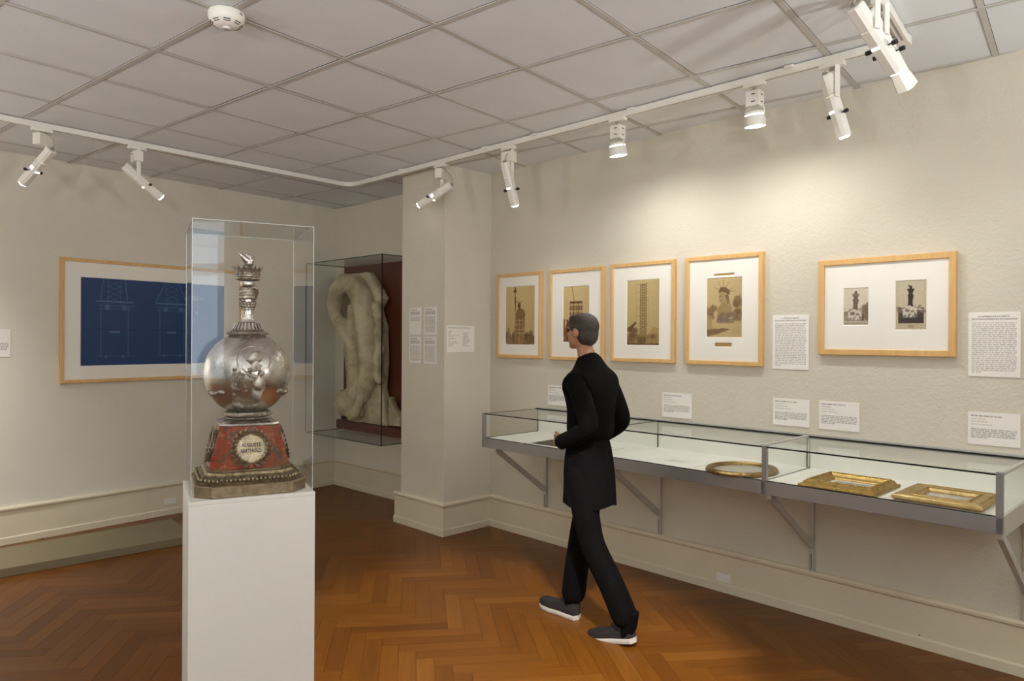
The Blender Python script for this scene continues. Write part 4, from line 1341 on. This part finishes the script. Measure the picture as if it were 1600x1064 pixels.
hd = MB()
rel_ball(hd, .006, .052, (.016, .012, .020), .002); rel_ball(hd, -.004, .047, (.011, .010, .015), .003); rel_ball(hd, .017, .058, (.012, .010, .014), .003); rel_ball(hd, .020, .047, (.008, .008, .010), .004)
hd.tube([on_globe(-.014, .052, .005), on_globe(-.0165, .045, .006), on_globe(-.013, .042, .005)], [.003, .004, .003], 6)
hd.tube([on_globe(.010, .036, .001), on_globe(.008, .024, .001), on_globe(.010, .010, .001)], [.011, .012, .018], 8)
hd.tube([on_globe(-.006, .026, .003), on_globe(.012, .020, .004), on_globe(.028, .030, .003)], [.004, .006, .004], 6)
sculpt(hd, 'relief_bust', 'relief', gl, .003, 2)
fg = MB()
fg.tube([on_globe(-.030, .020, .003), on_globe(-.022, .010, .004), on_globe(-.010, .000, .005), on_globe(.008, -.006, .005), on_globe(.022, -.012, .004)], [.004, .0045, .005, .006, .006], 8)
rel_ball(fg, .024, .004, (.009, .008, .010), .004); rel_ball(fg, .016, -.026, (.016, .009, .022), .001); rel_ball(fg, .014, -.054, (.018, .010, .030), -.001)
fg.tube([on_globe(.030, -.010, .002), on_globe(.036, -.030, .002), on_globe(.034, -.052, .002)], [.005, .005, .004], 6)
sculpt(fg, 'relief_figure', 'relief', gl, .003, 2)
m = MB(); ring = []
for i in range(33):
    a = math.radians(-30 + i * 230 / 32); ring.append(on_globe(.005 + .050 * math.cos(a), .045 + .044 * math.sin(a), .0005))
m.tube(ring, .0016, 6); m.build('medallion_line', 'silver_d', gl, smooth=True)
rr = random.Random(11)
for i in range(24):
    x, z = -.030 + rr.uniform(-.028, .022), -.018 + rr.uniform(-.042, .034)
    p = on_globe(x, z, .002); nrm = (p - GC).normalized(); up = Vector((0, 0, 1)); ax = up.cross(nrm).normalized(); ay = nrm.cross(ax)
    a0 = rr.uniform(0, PI); R0 = rr.uniform(.008, .012); pts = []
    for k in range(10):
        r_ = R0 if k % 2 == 0 else R0 * .45; pts.append(p + ax * (r_ * math.cos(a0 + k * PI / 5)) + ay * (r_ * math.sin(a0 + k * PI / 5)))
    m = MB(); m.add([p + nrm * .008] + [q + nrm * .0015 for q in pts], [(0, 1 + k, 1 + (k + 1) % 10) for k in range(10)]); m.build('relief_leaf', 'relief', gl)
for sg in (-1, 1):
    m = MB(); cs = []
    for i in range(9):
        cs.append(on_globe(sg * (.078 + i * .0052), -.060 + .004 * math.sin(i), .001))
    m.tube(cs, [.004, .008, .009, .008, .009, .008, .009, .008, .004], 8); m.build('cartouche', 'silver_d', gl, smooth=True)
MB().lathe([(.044, .482), (.048, .487), (.046, .492), (.060, .496), (.066, .501), (.064, .505), (.052, .508), (.044, .514), (.039, .524), (.036, .534), (.030, .538)], 48).build('neck_plate', 'silver_d', T, smooth=True)
m = MB()
for i in range(24):
    a = 2 * PI * i / 24; c_, s_ = math.cos(a), math.sin(a)
    m.tube([(.049 * c_, .049 * s_, .511), (.043 * c_, .043 * s_, .520), (.037 * c_, .037 * s_, .534)], [.0042, .0038, .003], 6)
m.build('fluting', 'silver', T, smooth=True, kind='stuff')
MB().lathe([(.028, .535), (.023, .540), (.0205, .552), (.0195, .570), (.021, .590), (.0215, .600), (.0205, .604)], 32).build('sleeve', 'silver', T, smooth=True)
m = MB()
for i, (z, r) in enumerate(((.602, .0215), (.594, .020), (.584, .016), (.573, .011))):
    for k in range(7): a = PI * (1.0 + k / 6 * 1.0); m.ball((r * math.cos(a), r * math.sin(a), z - .004 * math.sin((k) / 6 * PI)), (.0065, .006, .0075), 8, 5)
m.build('cuff_drape', 'silver_d', T, smooth=True, kind='stuff')
MB().lathe([(.018, .604), (.0185, .640), (.015, .652), (.022, .656), (.0245, .664), (.022, .672), (.014, .677)], 32).build('torch_handle', 'silver', T, smooth=True)
hn = MB()
hn.ball((.004, .004, .625), (.024, .022, .026)); hn.tube([(.012, .006, .604), (.020, .008, .622), (.022, .0, .640)], [.012, .013, .010], 8)
for k, z in enumerate((.6465, .6365, .6265, .617)):
    hn.tube([(.018, -.012, z), (.006, -.0235, z + .001), (-.012, -.0235, z), (-.024, -.012, z - .001), (-.024, .004, z - .002)], [.0055, .0058, .0058, .0055, .004], 8)
hn.tube([(.018, -.002, .622), (.0285, -.008, .634), (.024, -.018, .648), (.014, -.022, .654)], [.007, .0065, .0055, .0045], 8)
sculpt(hn, 'hand', 'silver_d', T, .0022, 2)
MB().lathe([(.012, .674), (.033, .675), (.039, .678), (.040, .683), (.036, .687), (.036, .697), (.042, .709), (.041, .710), (.034, .698), (.012, .694)], 40).build('torch_gallery', 'silver_d', T, smooth=True)
m = MB()
for i in range(16):
    a = 2 * PI * i / 16; c_, s_ = math.cos(a), math.sin(a); R5 = Matrix.Rotation(a, 4, 'Z')
    m.add([R5 @ Vector(p) for p in ((.0410, -.0075, .706), (.0410, .0075, .706), (.048, 0, .722), (.037, 0, .707))], [(0, 1, 2), (1, 3, 2), (3, 0, 2)])
    m.ball((.0375 * c_, .0375 * s_, .695), (.003, .003, .005), 6, 4)
m.build('crown_points', 'silver_d', T, smooth=False, kind='stuff')
MB().lathe([(.014, .692), (.0135, .712), (.016, .716), (.0135, .720), (.0155, .727), (.012, .731)], 24).build('flame_socket', 'silver', T, smooth=True)
fl = MB()
fl.tube([(.004, 0, .726), (-.004, -.003, .742), (-.018, -.004, .754), (-.034, -.004, .768)], [.014, .013, .008, .001], 8)
fl.tube([(.006, .002, .726), (.009, 0, .742), (.004, .002, .756), (-.002, .002, .766)], [.012, .012, .007, .001], 8)
fl.tube([(.006, -.006, .728), (.012, -.008, .742), (.006, -.008, .754), (-.010, -.008, .762)], [.010, .009, .006, .001], 8)
fl.tube([(.0, .006, .728), (-.008, .008, .744), (-.016, .006, .752)], [.010, .008, .001], 8)
sculpt(fl, 'flame', 'silver', T, .0018, 1)

# wreath with the name plaque on the front of the marble, plain wreaths on both sides
TILT = math.atan2(.1215 - .0885, .127)


def leaf_mesh():
    m = MB(); L, W_, h_ = .023, .0062, .0045
    m.add([(0, 0, 0), (L * .5, -W_, .001), (L, 0, .001), (L * .5, W_, .001), (L * .5, 0, h_), (L * .15, 0, h_ * .6)], [(0, 1, 5), (1, 4, 5), (1, 2, 4), (2, 3, 4), (3, 5, 4), (3, 0, 5)])
    return m.mesh('leaf')


lme = leaf_mesh(); lme.materials.append(MT['gilt'])
for k, full in ((0, True), (-1, False), (1, False)):
    W0 = bpy.data.objects.new('wreath', None); COL.objects.link(W0)
    wm = MB(); Rw = .050
    wm.tube([(Rw * math.cos(a), Rw * math.sin(a), .002) for a in [math.radians(-90 + 4 + i * 352 / 40) for i in range(41)]], .0028, 6)
    W = wm.build('wreath', 'gilt' if full else 'silver_d', T, smooth=True); bpy.data.objects.remove(W0)
    RT = Matrix.Rotation(k * PI / 2, 4, 'Z')
    # local x right, y up the slope, z outward
    base = Matrix(((1, 0, 0), (0, math.sin(TILT), -math.cos(TILT)), (0, math.cos(TILT), math.sin(TILT)))).to_4x4()
    W.matrix_local = RT @ Matrix.Translation((0, -.1068, .1385)) @ base
    for sg in (-1, 1):
        for i in range(10):
            a = -PI / 2 + sg * (.14 + i * .285)
            for q in (-1, 1):
                o = bpy.data.objects.new('leaf', lme); COL.objects.link(o); o.parent = W
                o.location = (Rw * math.cos(a), Rw * math.sin(a), .003)
                o.rotation_euler = (q * .2, -.35, a + sg * (PI / 2 - .10) + q * .55)
                o.scale = (1, 1, 1.3)
    if full:
        MB().lathe([(.046, .0005), (.045, .0015), (.0005, .0015)], 36, cap=False).build('wreath_field', 'gilt', W)
        pq = MB().box(-.0325, .0325, -.0245, .0245, .0015, .0040).build('name_plaque', 'gilt', W, bevel=.0006)
        for x0_, x1_, y0_, y1_ in ((-.0325, .0325, -.0245, -.0232), (-.0325, .0325, .0232, .0245), (-.0325, -.0312, -.0245, .0245), (.0312, .0325, -.0245, .0245)):
            MB().box(x0_, x1_, y0_, y1_, .004, .0052).build('plaque_rim', 'silver', pq)
        for ln, yy, sz in (('AUGUSTE', .0090, .0165), ('BARTHOLDI', -.0092, .0165)):
            o = text_mesh('engraved_line', ln, sz, 'black', pq, (0, yy, .0043), (0, 0, 0), .0004, bold=.0005, sx=.74 if len(ln) > 7 else .80)
        bw = MB(); bw.tube([(0, Rw + .003, .006), (-.010, Rw + .012, .007), (-.016, Rw + .010, .006), (-.010, Rw + .004, .005), (0, Rw + .003, .006)], .0022, 6)
        bw.tube([(0, Rw + .003, .006), (.010, Rw + .012, .007), (.016, Rw + .011, .006), (.010, Rw + .004, .005), (0, Rw + .003, .006)], .0022, 6)
        bw.build('ribbon_bow', 'gilt', W, smooth=True)

# ------------------------------------------------------------------ the walking visitor


def skinned(name, mat, parent, verts, edges, root=0, sub=2, voxel=None, extra=None):
    me = bpy.data.meshes.new(name); me.from_pydata([v[:3] for v in verts], edges, []); me.update()
    o = bpy.data.objects.new(name, me); COL.objects.link(o)
    sk = o.modifiers.new('skin', 'SKIN'); sk.use_smooth_shade = True
    if not me.skin_vertices: me.attributes  # layer is made by the modifier below
    if len(me.skin_vertices) == 0:
        bpy.context.view_layer.objects.active = o; o.select_set(True)
        bpy.ops.mesh.customdata_skin_add()
    for i, v in enumerate(verts):
        r = v[3]; me.skin_vertices[0].data[i].radius = r if isinstance(r, tuple) else (r, r)
        me.skin_vertices[0].data[i].use_root = (i == root)
    s_ = o.modifiers.new('sub', 'SUBSURF'); s_.levels = sub; s_.render_levels = sub
    baked(o)
    if extra is not None:
        bm = bmesh.new(); bm.from_mesh(o.data)
        t_ = extra.mesh('tmp'); bm.from_mesh(t_); bpy.data.meshes.remove(t_)
        bm.to_mesh(o.data); bm.free()
    if voxel:
        r = o.modifiers.new('r', 'REMESH'); r.mode = 'VOXEL'; r.voxel_size = voxel
        k = o.modifiers.new('k', 'SMOOTH'); k.iterations = 2; k.factor = .5
        baked(o)
    o.data.materials.clear(); o.data.materials.append(MT[mat])
    if parent: o.parent = parent
    return o


HEAD = math.radians(5)
P = thing('person', 'person in black jacket and trousers walking away along the display case', 'person', (3.135, 1.985, 0), -HEAD)
HZ, HY = 1.515, .055                 # head centre: y forward
TH = Matrix.Translation((0, HY, HZ + .11)) @ Matrix.Scale(.86, 4) @ Matrix.Translation((0, -HY, -HZ - .11))
body_v = [(0, 0, .86, (.085, .075)), (0, -.005, 1.02, (.085, .07)), (0, -.005, 1.18, (.095, .075)), (0, -.01, 1.29, (.085, .07)), (0, .01, 1.365, .062), (0, .03, 1.43, .046), (0, .045, 1.48, .046),
          (-.122, -.01, 1.28, .040), (-.168, -.13, 1.06, .034), (-.140, .06, .965, .030), (-.112, .115, .955, .024),
          (.122, -.01, 1.28, .040), (.156, -.095, 1.06, .034), (.140, .06, .965, .030), (.112, .115, .955, .024),
          (-.07, 0, .80, .056), (-.063, -.065, .47, .046), (-.033, -.275, .13, .032), (-.030, -.235, .060, .024), (-.030, -.13, .030, .014),
          (.07, .01, .80, .056), (.067, .10, .46, .046), (.05, .145, .10, .032), (.05, .18, .055, .024), (.05, .29, .030, .014)]
body_e = [(0, 1), (1, 2), (2, 3), (3, 4), (4, 5), (5, 6), (3, 7), (7, 8), (8, 9), (9, 10), (3, 11), (11, 12), (12, 13), (13, 14), (0, 15), (15, 16), (16, 17), (17, 18), (18, 19), (0, 20), (20, 21), (21, 22), (22, 23), (23, 24)]
ex_ = MB()
# head: skull, face, jaw, nose, lips, ears
ex_.ball((0, HY - .012, HZ + .015), (.074, .092, .088), 20, 14, T=TH); ex_.ball((0, HY + .028, HZ - .035), (.058, .066, .075), 18, 12, T=TH); ex_.ball((0, HY + .068, HZ - .088), (.026, .022, .020), 12, 8, T=TH)
ex_.tube([(0, HY + .083, HZ + .012), (0, HY + .100, HZ - .020), (0, HY + .106, HZ - .032)], [.010, .012, .013], 8, T=TH); ex_.ball((0, HY + .088, HZ - .062), (.022, .010, .010), 10, 6, T=TH)
for sg in (-1, 1):
    ex_.ball((sg * .076, HY - .010, HZ - .012), (.010, .020, .032), 10, 8, T=TH); ex_.ball((sg * .030, HY + .078, HZ + .022), (.020, .010, .008), 8, 6, T=TH)
# hands: palm, four unequal bent fingers and a thumb from the side of the palm
for sg in (-1, 1):
    W_ = Vector((sg * .112, .115, .955)); D = Vector((-sg * .80, .58, -.06)).normalized(); Uh = Vector((0, 0, 1)); S_ = D.cross(Uh).normalized()
    ex_.tube([W_, W_ + D * .04, W_ + D * .085], [.024, .030, .028], 10)
    for k, ln in enumerate((.068, .076, .071, .056)):
        o_ = W_ + D * .080 + Uh * (.027 - k * .018); nz = S_ * (-sg) * -1
        ex_.tube([o_ - D * .02, o_ + D * ln * .45, o_ + D * ln * .75 + S_ * sg * .016, o_ + D * ln * .82 + S_ * sg * .036], [.0095, .0088, .0080, .0065], 8)
    ex_.tube([W_ + D * .028 + Uh * .020, W_ + D * .055 + Uh * .044 + S_ * sg * .008, W_ + D * .085 + Uh * .048 + S_ * sg * .022], [.012, .0100, .0075], 8)
body = skinned('body', 'skin', P, body_v, body_e, 0, 1, .0062, ex_)
for sg in (-1, 1): MB().ball((sg * .030, HY + .080, HZ + .008), (.0115, .009, .009), 12, 8, TH).build('eye', 'eye', P, smooth=True)
hr = MB(); hr.ball((0, HY - .020, HZ + .028), (.081, .096, .084), 24, 16, TH); hr.ball((0, HY - .045, HZ - .02), (.072, .064, .075), 20, 12, TH); hr.ball((0, HY + .03, HZ + .072), (.062, .055, .034), 16, 10, TH)
sculpt(hr, 'hair', 'hair', P, .007, 3, .006)
jk_v = [(0, 0, .950, (.142, .120)), (0, -.01, 1.05, (.146, .124)), (0, -.01, 1.18, (.140, .120)), (0, -.012, 1.28, (.112, .098)), (0, .0, 1.355, (.078, .076)), (0, .018, 1.425, (.062, .064)),
        (-.128, -.012, 1.275, .060), (-.170, -.135, 1.06, .056), (-.150, .01, .985, .048), (-.116, .112, .957, .040),
        (.128, -.012, 1.275, .060), (.158, -.10, 1.06, .056), (.146, .02, .985, .048), (.116, .112, .957, .040)]
jk_e = [(0, 1), (1, 2), (2, 3), (3, 4), (4, 5), (3, 6), (6, 7), (7, 8), (8, 9), (3, 10), (10, 11), (11, 12), (12, 13)]
skinned('jacket', 'jacket', P, jk_v, jk_e, 0, 2)
# open coat skirt below the jacket
rings = []
for z, rx, ry, oy in ((1.02, .100, .085, 0), (.94, .122, .104, 0), (.88, .130, .114, 0), (.80, .134, .124, .0), (.70, .134, .130, .0), (.640, .136, .134, .0)):
    rings.append([((rx + .008 * math.sin(5 * a + z * 9)) * math.cos(a), oy + (ry + .008 * math.sin(6 * a)) * math.sin(a), z + .012 * math.sin(3 * a)) for a in [2 * PI * i / 36 for i in range(36)]])
o = MB().loft(rings, True).build('coat_skirt', 'coat', P, smooth=True)
tr_v = [(0, 0, .86, (.09, .085)), (-.075, 0, .80, .080), (-.070, -.03, .62, .074), (-.064, -.065, .46, .068), (-.046, -.19, .26, .068), (-.033, -.275, .085, .070),
        (.075, .01, .80, .080), (.072, .06, .62, .074), (.068, .10, .46, .068), (.055, .125, .26, .068), (.05, .145, .075, .070)]
tr_e = [(0, 1), (1, 2), (2, 3), (3, 4), (4, 5), (0, 6), (6, 7), (7, 8), (8, 9), (9, 10)]
skinned('trousers', 'trouser', P, tr_v, tr_e, 0, 2)


def shoe(loc, pitch, yaw=0):
    base = Matrix.Translation(loc) @ Matrix.Rotation(yaw, 4, 'Z') @ Matrix.Rotation(pitch, 4, 'X')
    out = [(-.034, -.075), (-.038, -.03), (-.036, .03), (-.046, .09), (-.042, .15), (-.020, .185), (.010, .188), (.036, .16), (.044, .10), (.036, .03), (.036, -.03), (.030, -.075), (.0, -.088)]
    S2 = lambda k, z, ky=1: [(x * k, y * ky, z) for x, y in out]
    up = MB().loft([S2(.97, .020), S2(.98, .040), [(x * .86, y * .95 - .002, .058 if y > .05 else .075) for x, y in out], [(x * .55, min(y, .06) * .85 - .005, .066 if y > .05 else .095) for x, y in out]], True, base).build('shoe', 'shoe', P, smooth=True)
    MB().loft([S2(.96, .0), S2(1.03, .004), S2(1.03, .022), S2(.99, .025)], True, base).build('sole', 'sole', up, smooth=True)


for q in ((-.033, -.275), (.05, .148)): MB().tube([(q[0], q[1] - .01, .17), (q[0], q[1], .10), (q[0], q[1] + .025, .045)], [.040, .038, .034], 14).build('sock', 'trouser', P, smooth=True)
shoe(Vector((-.030, -.225, .004)), -.24, .05)
shoe(Vector((.05, .185, .001)), .0, -.05)
